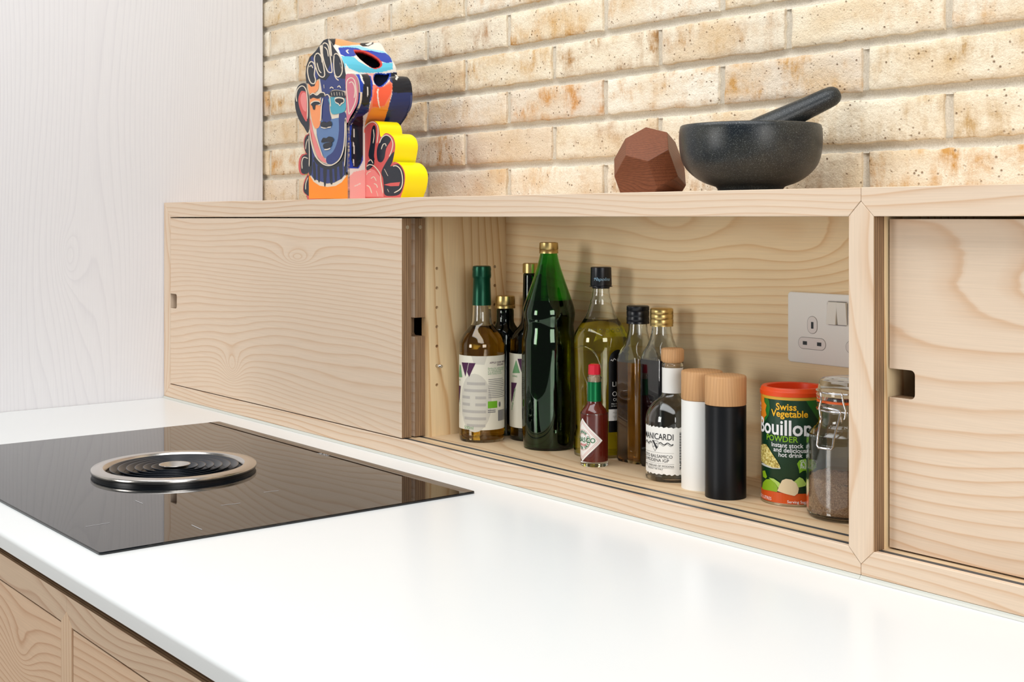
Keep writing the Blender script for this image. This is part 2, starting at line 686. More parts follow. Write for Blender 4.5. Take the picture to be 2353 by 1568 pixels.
def brick_mesh(seed):
    rnd = random.Random(seed)
    nx, nz = 26, 7
    lx, lz = BM - JT, BH - JT
    b = MB()
    grid = []
    ux = [0.0, 0.0022 / lx] + [i / (nx - 2) for i in range(1, nx - 2)] + [1 - 0.0022 / lx, 1.0]
    uz = [0.0, 0.0018 / lz] + [j / (nz - 2) for j in range(1, nz - 2)] + [1 - 0.0018 / lz, 1.0]
    jx = [rnd.uniform(-1, 1) for _ in range(nx + 1)]
    jz = [rnd.uniform(-1, 1) for _ in range(nx + 1)]
    kx = [rnd.uniform(-1, 1) for _ in range(nz + 1)]
    kz = [rnd.uniform(-1, 1) for _ in range(nz + 1)]
    for j in range(nz + 1):
        row = []
        for i in range(nx + 1):
            x = (ux[i] - 0.5) * lx
            z = (uz[j] - 0.5) * lz
            e = min(i, nx - i) == 0 or min(j, nz - j) == 0
            y = rnd.uniform(-0.0005, 0.0005)
            if j <= 1:
                z += jx[i] * 0.0011
            if j >= nz - 1:
                z += jz[i] * 0.0011
            if i <= 1:
                x += kx[j] * 0.0009
            if i >= nx - 1:
                x += kz[j] * 0.0009
            if e:
                y = 0.0014 + rnd.uniform(-0.0006, 0.0008)
            row.append((x, y, z))
        grid.append(row)
    vv = [p for row in grid for p in row]
    ff = []
    for j in range(nz):
        for i in range(nx):
            a = j * (nx + 1) + i
            ff.append((a, a + 1, a + nx + 2, a + nx + 1))
    b.add(vv, ff, 0, True)
    rim = [(0, i) for i in range(nx + 1)] + [(j, nx) for j in range(1, nz + 1)] + [(nz, i) for i in range(nx - 1, -1, -1)] + [(j, 0) for j in range(nz - 1, 0, -1)]
    o = len(b.v)
    b.v += [(grid[j][i][0], 0.03, grid[j][i][2]) for j, i in rim]
    n = len(rim)
    for k in range(n):
        l = (k + 1) % n
        b.f.append([rim[k][0] * (nx + 1) + rim[k][1], rim[l][0] * (nx + 1) + rim[l][1], o + l, o + k])
        b.m.append(0)
        b.sm.append(False)
    ob = b.build('brick', M_brick, recalc=True)
    me = ob.data
    bpy.data.objects.remove(ob)
    return me


brick_meshes = [brick_mesh(s) for s in range(8)]
_rnd = random.Random(7)
ROW0 = 0.3914
rows = 14
mo = MB()


def groove(p0, p1, across, w, n):
    """shallow concave joint between two bricks"""
    P0, P1 = Vector(p0), Vector(p1)
    prof = [(-w / 2 - 0.001, 0.0046), (-w * 0.36, 0.0062), (-w * 0.12, 0.0074), (w * 0.12, 0.0074), (w * 0.36, 0.0060), (w / 2 + 0.001, 0.0042)]
    vv = []
    for i in range(n + 1):
        p = P0.lerp(P1, i / n)
        for q, dpt in prof:
            vv.append((p.x + across[0] * q, YW + dpt + _rnd.uniform(-0.0006, 0.0006), p.z + across[1] * q))
    k = len(prof)
    mo.add(vv, [(a * k + b, a * k + b + 1, (a + 1) * k + b + 1, (a + 1) * k + b) for a in range(n) for b in range(k - 1)], 0, True)


for r_ in range(rows):
    zb = ROW0 + r_ * BH
    zc = zb + BH / 2
    groove((-0.12, 0, zb), (2.66, 0, zb), (0, 1), JT, 180)
    x = (0.139 if r_ % 2 == 0 else 0.0195) - BM
    while x < 2.6:
        groove((x, 0, zb + JT / 2), (x, 0, zb + BH - JT / 2), (1, 0), JT, 8)
        bo = bpy.data.objects.new('brick', _rnd.choice(brick_meshes))
        COL.objects.link(bo)
        bo.parent = wall
        bo.location = (x + BM / 2 - 1.2, _rnd.uniform(-0.0008, 0.0010), zc - 0.39)
        bo.rotation_euler = (0, 0, 0)
        x += BM
mob = mo.build('mortar', M_mortar, recalc=False)
hold(mob, wall)
core = MB()
core.box(-0.12, 2.66, YW + 0.012, YW + 0.06, -0.92, 1.30)
hold(core.build('backing', M_mortar), wall)

wl_ = MB()
wl_.box(-0.66, -0.62, -2.6, 0.24, -0.92, 1.6)
tag(wl_.build('wall_left', mat('white_plaster', rgb(232, 231, 228), 0.8)), 'plain white plaster wall beyond the tall timber panel', 'wall', 'structure')
# tall pale panel closing the left end
pn = MB()
pn.box(-0.022, 0.0, -0.66, 0.2255, -0.92, 1.5)
o = pn.build('tall_end_panel', M_pale)
tag(o, 'tall white-washed timber panel standing at the end of the worktop', 'panel')

# ================================================================== worktop
wt = MB()
pts = [(0.20, 0.0), (0.20, -0.02), (-0.620, -0.02)]
R_ = 0.006
for i in range(9):
    a = math.radians(180 + 0) - math.radians(90) * i / 8
    pts.append((-0.623 + R_ + R_ * math.cos(a), -R_ + R_ * math.sin(a)))
pts.insert(3, (-0.623, -0.0185))
wt.prism(pts, 0.0012, 2.75, 0, smooth=False)
wt.v = [(y, x, z) for (x, y, z) in wt.v]
o = wt.build('worktop', M_white)
for p in o.data.polygons:
    p.use_smooth = True
o.data.set_sharp_from_angle(angle=math.radians(40))
tag(o, 'long white solid-surface worktop with a softly rounded front edge', 'worktop')

# ================================================================== induction hob with extractor
HX0, HX1, HY0, HY1 = 0.3765, 1.1410, -0.5725, -0.0590
HCX, HCY = 0.7588, -0.3150
hob = thing('induction_hob', 'black glass hob set in the white worktop with round steel extractor', 'hob', (HCX, HCY, 0.0))
g = MB()
g.prism(rrect(HX0 - HCX, HX1 - HCX, HY0 - HCY, HY1 - HCY, 0.004, 4), 0.0001, 0.0032, plane='xy')
gl = bevel(g.build('glass_plate', M_hob, hob), 0.0011, 2)
mk = MB()
vv, ff = text_mesh('BORA', 0.0105, 0.01, 'CENTER', spacing=1.1)
mp = on(739, 1046, 2, 0.003)
mk.add([(mp.x - HCX + x, mp.y - HCY + y, 0.00335) for x, y in vv], ff)
mk.build('maker_mark', M_print, gl)
for (u0, v0, u1, v1) in ((311, 1151, 328, 1158), (440, 1207, 464, 1218), (508, 1162, 552, 1157), (197, 1211, 252, 1202), (606, 1132, 640, 1128)):
    a, b = on(u0, v0, 2, 0.0032), on(u1, v1, 2, 0.0032)
    d = (b - a).normalized()
    q = Vector((-d.y, d.x, 0)) * 0.0006
    zz = Vector((0, 0, 0.0002))
    z_ = MB()
    z_.add([tuple(p - Vector((HCX, HCY, 0)) + zz) for p in (a - q, b - q, b + q, a + q)], [(0, 1, 2, 3)])
    z_.build('zone_mark', M_print, gl)
ex = MB()
ex.lathe([(0.1145, 0.0032), (0.1145, 0.0070)], 72, cap=False)
ex.build('gasket', M_black, hob)
rg = MB()
rg.lathe([(0.0950, 0.0060), (0.1152, 0.0068), (0.1160, 0.0078), (0.1160, 0.0112), (0.1148, 0.0124), (0.0998, 0.0130), (0.0986, 0.0124), (0.0955, 0.0075), (0.0950, 0.0060)], 96, cap=False)
ring = rg.build('steel_ring', M_steel, hob)
bw = MB()
bw.lathe([(0.0005, 0.0036), (0.0955, 0.0036), (0.0955, 0.0062)], 72, cap=False)
bw.build('bowl', M_black, hob)
for rr in (0.0898, 0.0786, 0.0668, 0.0551, 0.0436, 0.0321):
    fn = MB()
    fn.lathe([(rr - 0.0075, 0.0042), (rr - 0.0006, 0.0108), (rr + 0.0006, 0.0112), (rr + 0.0008, 0.0104), (rr - 0.0062, 0.0042)], 72, cap=False)
    fn.build('fin', M_fin, hob)
cp = MB()
cp.lathe([(0.0150, 0.0042), (0.0212, 0.0122), (0.0222, 0.0128), (0.0222, 0.0134), (0.0205, 0.0132), (0.0130, 0.0066), (0.0001, 0.0060)], 56, cap=False)
cp.build('cup', M_steel, hob)
sp = MB()
sp.box(-0.0008, 0.0008, -0.093, -0.020, 0.0060, 0.0085)
spo = sp.build('spoke', M_fin, hob)
spo.rotation_euler = (0, 0, math.radians(42))

# ================================================================== wall cupboards
XS = 1.7155
ZR, ZB0 = 0.3704, 0.0040
G1, G2, G3, G4, YB = 0.0072, 0.0142, 0.0335, 0.0410, 0.1965


def notch_door(x0, x1, z0, z1, side, zn0=0.186, zn1=0.2152, depth=0.030, r=0.005):
    out = []

    def arc(cx_, cz_, a0, a1):
        return [(cx_ + r * math.cos(math.radians(a0 + (a1 - a0) * i / 4)), cz_ + r * math.sin(math.radians(a0 + (a1 - a0) * i / 4))) for i in range(5)]
    if side == 'left':
        xi = x0 + depth
        out = [(x0, z0), (x1, z0), (x1, z1), (x0, z1), (x0, zn1)] + arc(xi - r, zn1 - r, 90, 0) + arc(xi - r, zn0 + r, 0, -90) + [(x0, zn0)]
    else:
        xi = x1 - depth
        out = [(x0, z0), (x1, z0), (x1, zn0)] + arc(xi + r, zn0 + r, 270, 180) + arc(xi + r, zn1 - r, 180, 90) + [(x1, zn1), (x1, z1), (x0, z1)]
    return out


def carcass(u, x0, x1, left_end, m_rail, m_back=M_back):
    """rails, boards and tracks shared by both cupboards"""
    def part(name, mb, m, par=u):
        return hold(mb.build(name, m), par)
    r = MB()
    if left_end:
        r.prism([(x0, ZT), (x1, ZT), (x1, 0.3860), (x1 - 0.0152, ZR), (x0 + 0.030, ZR)], 0, 0.018)
    else:
        r.prism([(x0, ZT), (x1, ZT), (x1, ZR), (x0 + 0.0152, ZR), (x0, 0.3858)], 0, 0.018)
    bevel(part('rail', r, m_rail), 0.0006, 1)
    r = MB()
    if left_end:
        r.prism([(x0, ZB0), (x1, ZB0), (x1, 0.0153), (x1 - 0.0152, ZF), (x0 + 0.030, ZF)], 0, G1)
    else:
        r.prism([(x0, ZB0), (x1, ZB0), (x1, ZF), (x0 + 0.0152, ZF), (x0, 0.0153)], 0, G1)
    bevel(part('rail', r, m_rail), 0.0006, 1)
    r = MB()
    r.box(x0, x1, 0.0181, YW - 0.0015, ZR, ZT)
    part('top_board', r, m_rail)
    r = MB()
    r.box(x0, x1, G2, G3, 0.006, ZF)
    r.box(x0, x1, G4, YB, 0.006, ZF)
    part('base_board', r, M_floorb)
    for a, b in ((G1, G2), (G3, G4)):
        r = MB()
        r.box(x0, x1, a, b, 0.006, ZF - 0.0002)
        part('door_track', r, M_track)
    r = MB()
    r.box(x0, x1, YB, YB + 0.012, ZF, ZR)
    part('back_board', r, m_back)
    r = MB()
    r.prism([(0.0030, 0.0002), (0.0030, 0.0039), (-0.0003, 0.0039), (-0.0012, 0.0022), (-0.0030, 0.0002)], x0, x1)
    r.v = [(y, x, z) for (x, y, z) in r.v]
    part('sealant_bead', r, M_seal)


cl = thing('wall_cupboard', 'open larch wall cupboard holding bottles, its sliding doors pushed aside', 'cupboard', (0.86, 0.1, 0.0))
carcass(cl, 0.002, XS - 0.0002, True, M_rail)
r = MB()
r.prism([(0.002, ZT - 0.0002), (0.0318, ZR), (0.0318, ZF), (0.002, ZB0)], 0, 0.018)
hold(bevel(r.build('stile', M_stile), 0.0005, 1), cl)
r = MB()
r.prism([(1.7006, ZF), (1.7160, 0.0153), (1.7315, ZF), (1.7315, ZR), (1.7160, 0.3860), (1.7006, ZR)], -0.0003, 0.018, 0, 1)
hold(bevel(r.build('stile', [M_stile, M_ply]), 0.0009, 2), cl)
r = MB()
r.box(1.7012, 1.7308, 0.018, YB, ZF, ZR)
hold(r.build('side_board', M_part), cl)
r = MB()
r.box(0.002, 0.020, 0.045, YB, ZF, ZR)
hold(r.build('side_board', M_part), cl)

# partition with drilled shelf-pin holes
XP = 0.884
r = MB()
r.box(XP - 0.018, XP, 0.0436, YB, ZF, ZR)
po = r.build('partition', M_part)
cut = MB()
hz = [0.29058, 0.26030, 0.22990, 0.20020, 0.16990, 0.1397, 0.10988, 0.0800]
for yy in (0.0598, 0.1734):
    for z in hz:
        if z < 0.09:
            continue
        c_ = [(yy + 0.0026 * math.cos(2 * math.pi * i / 12), z + 0.0026 * math.sin(2 * math.pi * i / 12)) for i in range(12)]
        a = [(XP - 0.010, p[0], p[1]) for p in c_] + [(XP + 0.002, p[0], p[1]) for p in c_]
        cut.add(a, [list(range(12)), list(range(23, 11, -1))] + [(i, (i + 1) % 12, 12 + (i + 1) % 12, 12 + i) for i in range(12)])
co = cut.build('cutter', M_dark)
md = po.modifiers.new('holes', 'BOOLEAN')
md.object = co
md.operation = 'DIFFERENCE'
md.solver = 'EXACT'
dg = bpy.context.evaluated_depsgraph_get()
me = bpy.data.meshes.new_from_object(po.evaluated_get(dg))
po.modifiers.clear()
po.data = me
bpy.data.objects.remove(co)
hold(po, cl)
pin = MB()
pin.tube([(XP - 0.006, 0.0598, 0.1397), (XP + 0.0125, 0.0598, 0.1397)], 0.0025, 14)
hold(pin.build('shelf_pin', M_steel), cl)

d = MB()
d.prism(notch_door(0.0330, 0.8755, 0.0325, 0.3682, 'left'), 0.0003, 0.0175, 0, 1)
dl = hold(d.build('sliding_door', [M_door, M_ply]), cl)
d = MB()
d.prism(notch_door(0.0330, 0.8760, 0.0325, 0.3682, 'right'), 0.0240, 0.0428, 0, 1)
dr = hold(d.build('sliding_door', [M_door2, M_ply]), cl)
for yy in (0.0105, 0.0340):
    s_ = MB()
    s_.add([(0.8758 if yy < 0.02 else 0.8763, yy + 0.0030 * math.cos(2 * math.pi * i / 14), 0.3545 + 0.0030 * math.sin(2 * math.pi * i / 14)) for i in range(14)], [list(range(14))])
    s_.v = [(x_ + 0.0001, y_, z_) for x_, y_, z_ in s_.v]
    hold(s_.build('bumper_dot', mat('clear_bumper', rgb(170, 155, 130), 0.3)), dl if yy < 0.02 else dr)

cr = thing('wall_cupboard', 'closed larch wall cupboard with a finger notch in its sliding door', 'cupboard', (2.16, 0.1, 0.0))
carcass(cr, XS + 0.0002, 2.62, False, M_rail2)
r = MB()
r.box(2.5895, 2.6195, 0.0, 0.018, ZF, ZR)
hold(r.build('stile', M_stile), cr)
xd = on(2044, 800, 1, 0.0241).x
d = MB()
d.prism(notch_door(xd, 2.17, 0.0325, 0.3676, 'left'), 0.0241, 0.0428, 0, 1)
hold(d.build('sliding_door', [M_door2, M_ply]), cr)
d = MB()
d.prism(notch_door(2.10, 2.5885, 0.0325, 0.3676, 'right'), 0.0003, 0.0175, 0, 1)
hold(d.build('sliding_door', [M_door, M_ply]), cr)

# ================================================================== base cupboards under the worktop
BY = -0.6225


def base_unit(x0, x1, label, notch_left):
    u = thing('base_cabinet', label, 'cabinet', ((x0 + x1) / 2, -0.3, -0.92))
    def part(name, mb, m):
        return hold(mb.build(name, m), u)
    XM = 1.1791
    r = MB()
    if x1 < 1.3:
        r.prism([(x0, -0.0260), (x1, -0.0260), (x1, -0.0425), (x1 - 0.0153, -0.0560), (x0, -0.0560)], BY, BY + 0.018, 0, 1)
    else:
        r.prism([(x0, -0.0260), (x1, -0.0260), (x1, -0.0560), (x0 + 0.0153, -0.0560), (x0, -0.0425)], BY, BY + 0.018, 0, 1)
    part('rail', r, [M_baserail, M_plyz])
    r = MB()
    if x1 < 1.3:
        r.prism([(x1 - 0.0153, -0.86), (x1 + 0.0153, -0.86), (x1 + 0.0153, -0.0560), (x1, -0.0428), (x1 - 0.0153, -0.0560)], BY - 0.0003, BY + 0.018)
    else:
        r.box(x1 - 0.030, x1, BY, BY + 0.018, -0.86, -0.0562)
    part('stile', r, M_basestile)
    r = MB()
    xa = x0 + 0.0015 if x1 < 1.3 else x0 + 0.0185
    xb = x1 - 0.0173 if x1 < 1.3 else x1 - 0.0315
    r.box(xa, xb, BY + 0.0004, BY + 0.018, -0.858, -0.0578)
    part('door', r, M_base)
    r = MB()
    r.box(x0, x1, BY + 0.0182, -0.02, -0.86, -0.0262)
    part('carcass', r, mat('carcass_ply', rgb(92, 74, 60), 0.8))
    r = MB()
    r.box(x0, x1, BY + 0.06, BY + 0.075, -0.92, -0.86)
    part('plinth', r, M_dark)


base_unit(0.002, 1.1790, 'pale larch base cabinet directly below the black hob', True)
base_unit(1.1792, 2.62, 'pale larch base cabinet below the bare stretch of worktop', False)

# ================================================================== wall socket
SX0, SX1, SZ0, SZ1 = 1.4627, 1.6087, 0.1872, 0.2757
sk = thing('double_socket', 'white double power socket with rocker switches on the cupboard back', 'socket', ((SX0 + SX1) / 2, YB, SZ0))
p = MB()
p.prism(rrect(SX0, SX1, SZ0, SZ1, 0.005, 5), YB - 0.0036, YB - 0.0001)
hold(bevel(p.build('plate', M_socket), 0.0012, 2), sk)
YP = YB - 0.0036
for dx in (0.0, 0.0722):
    for kind in ('upper', 'lower'):
        p = MB()
        if kind == 'upper':
            p.prism(rrect(1.4941 + dx, 1.5089 + dx, 0.2252, 0.2462, 0.0073, 7), YP - 0.0006, YP + 0.001)
        else:
            p.prism(rrect(1.4800 + dx, 1.5218 + dx, 0.2055, 0.2195, 0.0068, 7), YP - 0.0006, YP + 0.001)
        ins = hold(bevel(p.build('socket_insert', M_socket_in), 0.0003, 1), sk)
        rim_ = MB()
        if kind == 'upper':
            rim_.prism(rrect(1.4936 + dx, 1.5094 + dx, 0.2247, 0.2467, 0.0078, 7), YP - 0.0001, YP + 0.001)
        else:
            rim_.prism(rrect(1.4795 + dx, 1.5223 + dx, 0.2050, 0.2200, 0.0073, 7), YP - 0.0001, YP + 0.001)
        hold(rim_.build('insert_joint', mat('joint_grey', rgb(120, 122, 120), 0.6)), ins)
        slots = [(1.5000, 1.5036, 0.2312, 0.2395)] if kind == 'upper' else [(1.4872, 1.4936, 0.2103, 0.2148), (1.5092, 1.5156, 0.2103, 0.2148)]
        for (a, b, c_, e_) in slots:
            q = MB()
            q.box(a + dx, b + dx, YP - 0.0008, YP - 0.0002, c_, e_)
            hold(q.build('pin_slot', mat('slot_dark', rgb(30, 36, 40), 0.4)), ins)
fr = MB()
fr.prism(rrect(1.5236, 1.5560, 0.2365, 0.2680, 0.004, 5), YP - 0.0004, YP + 0.001)
hold(fr.build('switch_surround', M_socket_in), sk)
fr = MB()
fr.prism(rrect(1.5246, 1.5550, 0.2376, 0.2668, 0.003, 5), YP - 0.0006, YP)
hold(fr.build('switch_recess', mat('joint_grey', rgb(120, 122, 120), 0.6)), sk)
for x0, x1, tilt in ((1.5252, 1.5394, 1), (1.5402, 1.5544, -1)):
    s_ = MB()
    zt, zb = 0.2660, 0.2384
    yt, yb2 = (YP - 0.0012, YP - 0.0045) if tilt > 0 else (YP - 0.0045, YP - 0.0012)
    s_.add([(x0, YP, zb), (x1, YP, zb), (x1, YP, zt), (x0, YP, zt), (x0, yb2, zb), (x1, yb2, zb), (x1, yt, zt), (x0, yt, zt)],
           [(0, 1, 2, 3), (4, 7, 6, 5), (0, 4, 5, 1), (1, 5, 6, 2), (2, 6, 7, 3), (3, 7, 4, 0)])
    hold(bevel(s_.build('rocker_switch', mat('rocker_gloss', rgb(236, 234, 226), 0.15)), 0.0006, 2), sk)

# ================================================================== things in the open cupboard
class Round:
    """a round thing: where its base stands and how pixels of the photograph turn into its own measures"""

    def __init__(s, u, hw, vb, base=ZF, ymax=None, pos=None):
        if pos is not None:
            s.P = Vector((pos[0], pos[1], base))
            q = s.P - CAM
            s.d = q.dot(FWD)
            s.u, s.hw, s.base = u, hw, base
            s.k = s.d / FPX
            s.r = hw * s.k
            s.rz = math.atan2(-q.x, q.y)
            return
        df = FPX * (CAM.z - base) / (vb - HOR)
        aL, aR = math.atan((u - hw - CX) / FPX), math.atan((u + hw - CX) / FPX)
        al, ac = (aR - aL) / 2, (aL + aR) / 2
        d = df
        for _ in range(20):
            D = d / math.cos(ac)
            s.r = D * math.sin(al)
            d = df + s.r
        e = FWD * math.cos(ac) + RGT * math.sin(ac)
        P = CAM + e * D
        if ymax is not None and P.y + s.r > ymax:
            D -= (P.y + s.r - ymax) / e.y
            d = D * math.cos(ac)
            s.r = D * math.sin(al)
            P = CAM + e * D
        s.P = Vector((P.x, P.y, base))
        s.d, s.u, s.hw, s.base = d, u, hw, base
        s.k = d / FPX
        s.rz = math.atan2(-e.x, e.y)

    def z(s, v, depth=None):
        return CAM.z + (HOR - v) * (depth or s.d) / FPX - s.base

    def prof(s, rows, sc, oy):
        """rows of (crop y, crop half width) top to bottom -> (r, z) bottom to top"""
        out = [(hw / sc * s.k, max(s.z(oy + y / sc), 0.0)) for y, hw in rows]
        return out[::-1]

    def lab(s, u, v, R=None):
        """pixel on the front surface -> (arc length, height)"""
        R = R or s.r
        q = max(-0.999, min(0.999, (u - s.u) * s.k / R))
        th = math.asin(q)
        return R * th, s.z(v, s.d - R * math.cos(th))


def glass(name, color, rough=0.0, ior=1.48):
    return mat(name, color, rough, trans=1.0, ior=ior)


G_clear = glass('clear_glass', (0.93, 0.96, 0.94, 1))
G_green = glass('green_glass', rgb(96, 196, 84))
G_dkgreen = glass('dark_green_glass', rgb(40, 74, 34))
G_grey = glass('jar_glass', (0.90, 0.94, 0.92, 1))
L_amber = glass('amber_liquid', rgb(255, 200, 70), 0.0, 1.34)
L_oil = glass('oil_liquid', rgb(255, 238, 60), 0.0, 1.44)
L_amber2 = glass('brown_vinegar', rgb(252, 190, 108), 0.0, 1.34)
L_dark = mat('dark_liquid', rgb(10, 14, 12), 0.06, spec=0.6)
L_wine = mat('dark_wine_liquid', rgb(22, 8, 14), 0.08, spec=0.6)
M_gold = mat('gold_cap', rgb(204, 178, 116), 0.34, metal=1.0)
M_foil = mat('green_foil', rgb(12, 74, 52), 0.3, metal=0.55)
M_foil2 = mat('emerald_foil', rgb(10, 112, 64), 0.28, metal=0.6)
M_blackcap = mat('black_cap', rgb(14, 17, 24), 0.3)
M_red = mat('red_cap', rgb(206, 22, 48), 0.35)
M_paper = mat('cream_paper', rgb(228, 224, 206), 0.6)
M_paperw = mat('white_paper', rgb(238, 237, 232), 0.6)
M_purple = mat('purple_ink', rgb(72, 26, 66), 0.6)
M_leaf = mat('sage_ink', rgb(108, 158, 108), 0.6)
M_ink = mat('black_ink', rgb(30, 30, 34), 0.6)
M_greyink = mat('grey_ink', rgb(176, 172, 164), 0.6)
M_greenink = mat('green_ink', rgb(24, 108, 60), 0.6)
M_lime = mat('lime_ink', rgb(110, 178, 34), 0.6)
M_redink = mat('red_ink', rgb(206, 70, 70), 0.6)
M_whiteink = mat('white_ink', rgb(240, 240, 240), 0.5)


def shell(prof, wall=0.0018, foot=0.004):
    """outer profile -> closed glass wall, and the cavity profile inside it"""
    inner = []
    for r, z in prof:
        if z < foot:
            continue
        inner.append((max(r - wall, 0.001), z))
    if inner[0][1] > foot + 0.0005:
        # cavity floor
        r0 = inner[0][0]
        inner.insert(0, (r0, foot))
    path = [(0.0002, prof[0][1] + 0.0008)] + prof + inner[::-1] + [(0.0002, foot)]
    return path, [(0.0002, foot)] + inner


def liquid(cav, top, grow=0.0001):
    out = []
    for i, (r, z) in enumerate(cav):
        if z <= top:
            out.append((r + grow if r > 0.001 else r, z - (grow if i < 2 else 0)))
        else:
            r0, z0 = cav[i - 1]
            t = (top - z0) / (z - z0)
            out.append((r0 + (r - r0) * t + grow, top))
            break
    out.append((0.0002, out[-1][1]))
    return out


def lath(name, prof, m, parent, n=56, rib=None, cap=False, smooth=True):
    b = MB()
    b.lathe(prof, n, 0, rib, smooth, cap)
    o = b.build(name, m, parent)
    if smooth:
        o.data.set_sharp_from_angle(angle=math.radians(50))
    return o


def dense(prof, step=0.004):
    """smooth a coarse profile with a Catmull-Rom curve"""
    out = []
    n = len(prof)
    for i in range(n - 1):
        p0, p1, p2, p3 = [Vector(prof[max(0, min(n - 1, j))]) for j in (i - 1, i, i + 1, i + 2)]
        k = max(1, int((p2 - p1).length / step))
        for q in range(k):
            t = q / k
            c = 0.5 * ((2 * p1) + (p2 - p0) * t + (2 * p0 - 5 * p1 + 4 * p2 - p3) * t * t + (3 * p1 - p0 - 3 * p2 + p3) * t ** 3)
            lo, hi = sorted((p1.x, p2.x))
            out.append((min(max(c.x, lo), hi), c.y))
    out.append(tuple(prof[-1]))
    return out


def gold_cap(B, t, sc, oy, rows, m=M_gold, name='screw_cap'):
    pr = B.prof(rows, sc, oy)
    return lath(name, [(0.0002, pr[0][1])] + pr + [(0.0002, pr[-1][1])], m, t, 72, (72, 0.0005, pr[-1][1] - 0.011, pr[-1][1] - 0.0015))


S2, Y2 = 2.903, 520      # crop scales used while measuring
S3, X3, Y3 = 2.903, 1300, 580
S4, X4, Y4 = 5.2267, 1300, 820
S5, X5, Y5 = 4.125, 1730, 860
S6, X6, Y6 = 2.6136, 1540, 640


def vinegar_label(B, t, R, flip=0.0, partial=False):
    """cream wrap-round label with the purple and green mark"""
    w = Wrap(R)
    f = lambda cx_, cy_: B.lab(960 + cx_ / S2, Y2 + cy_ / S2, R)
    z1, z0 = B.z(Y2 + 868 / S2, B.d - R), B.z(Y2 + 1362 / S2, B.d - R)
    w.rect(-R * 2.6, R * 2.6, z0, z1, 0.0003)
    lab = w.build('label', M_paper, t)
    lab.location.z = 0
    return lab, z0, z1


# ---- cider vinegar bottle
B = Round(1107, 51.8, 1018.8)
t = thing('vinegar_bottle', 'amber cider vinegar bottle with green foil neck and cream label', 'bottle', B.P, B.rz)
pr = dense(B.prof([(268, 50), (350, 56), (525, 60), (600, 63), (645, 68), (680, 92), (720, 122), (765, 145), (800, 150), (1000, 150), (1400, 150), (1432, 142), (1446, 124)], S2, Y2))
pr[0] = (pr[0][0], 0.0)
path, cav = shell(pr)
lath('glass_body', path, G_clear, t)
lath('vinegar', liquid(cav, B.z(Y2 + 660 / S2)), L_amber, t)
fo = B.prof([(264, 50), (268, 60), (286, 63.5), (300, 62), (330, 64), (342, 62), (350, 58), (440, 61), (526, 64)], S2, Y2)
lath('foil_capsule', fo + [(0.0002, fo[-1][1])], M_foil, t)
R = B.r
w = Wrap(R)
zt_, zb_ = B.z(Y2 + 868 / S2, B.d - R), B.z(Y2 + 1362 / S2, B.d - R)
w.rect(-R * 2.9, R * 2.9, zb_, zt_, 0.0003)
lb = w.build('label', M_paper, t)
f = lambda x, y: B.lab(960 + x / S2, Y2 + y / S2, R)
w = Wrap(R)
for poly in ([(296, 908), (341, 911), (321, 1003)], [(344, 912), (387, 914), (345, 1006), (331, 972)]):
    w.poly([f(*q) for q in poly], 0.0006)
w.poly([f(277, 1062), f(290, 1066), f(282, 1150), f(277, 1190)], 0.0006)
w.text('APPLE CIDER VINEGAR', *f(478, 918), 0.0038, 0.0006, 0, 0.012, 'LEFT')
w.text('ORGANIC', *f(525, 931), 0.0038, 0.0006, 0, 0.012, 'LEFT')
w.build('purple_print', M_purple, lb)
w = Wrap(R)
w.poly([f(277.5, 1006), f(300, 1008), f(290, 930), f(283, 920)], 0.0006)
w.text('LIVING', *f(278, 1026), 0.0030, 0.0006, 0, 0.0, 'LEFT')
w.text('500ml', *f(314, 1350), 0.0068, 0.0006, 0, 0.0, 'LEFT')
for i, s_ in enumerate(('Perfect for salad dressings', 'To make an invigorating', 'It is unrefined and', 'with honey to taste')):
    w.text(s_, *f(466, 955 + i * 12), 0.0034, 0.0006, 0, 0.0, 'LEFT')
w.text('NON GMO', *f(284, 1240), 0.0040, 0.0006, 0, 0.0, 'LEFT', rot=1.45)
w.build('green_print', M_leaf, lb)
w = Wrap(R)
w.rect(f(466, 1170)[0], f(527, 1170)[0], f(466, 1216)[1], f(466, 1170)[1], 0.0006)
w.build('organic_badge', M_lime, lb)
w = Wrap(R)
rnd = random.Random(3)
for i in range(11):
    z_ = f(470, 1022 + i * 12.2)[1]
    w.rect(f(470, 1022)[0], f(rnd.uniform(560, 574), 1022)[0], z_ - 0.0007, z_, 0.0006)
for i in range(16):
    a = f(533 + i * 2.8, 1240)[0]
    w.rect(a, a + (0.0006 if i % 3 else 0.0012), f(533, 1300)[1], f(533, 1228)[1], 0.0006)
w.ell(*f(543, 1188), 0.0022, 0.0040, 0.0006)
for yy in (1228, 1240):
    w.rect(f(466, yy)[0], f(516, yy)[0], f(466, yy + 5)[1], f(466, yy)[1], 0.0006)
w.build('small_print', mat('slate_ink', rgb(104, 104, 110), 0.6), lb, True)
w = Wrap(R)
cen = f(380, 1180)
w.poly([(cen[0] + 0.026 * math.cos(q), cen[1] + 0.044 * math.sin(q)) for q in [2 * math.pi * i / 28 for i in range(28)]], 0.0004)
ce2 = f(405, 880)
w.poly([(ce2[0] - 0.011, zt_), (ce2[0] + 0.013, zt_), (ce2[0] + 0.009, zt_ - 0.013), (ce2[0] - 0.007, zt_ - 0.012)], 0.0004)
w.build('show_through_patch', mat('shadow_print', rgb(204, 200, 186), 0.6), lb)  # faint tone of the far side of the label seen through the paper
w = Wrap(R)
for i, (a, b) in enumerate(((330, 450), (312, 460), (302, 350), (302, 350), (302, 455), (315, 455), (330, 450))):
    z_ = cen[1] + 0.031 - i * 0.0105
    w.rect(f(a, 1100)[0], f(b, 1100)[0], z_ - 0.0042, z_, 0.0005)
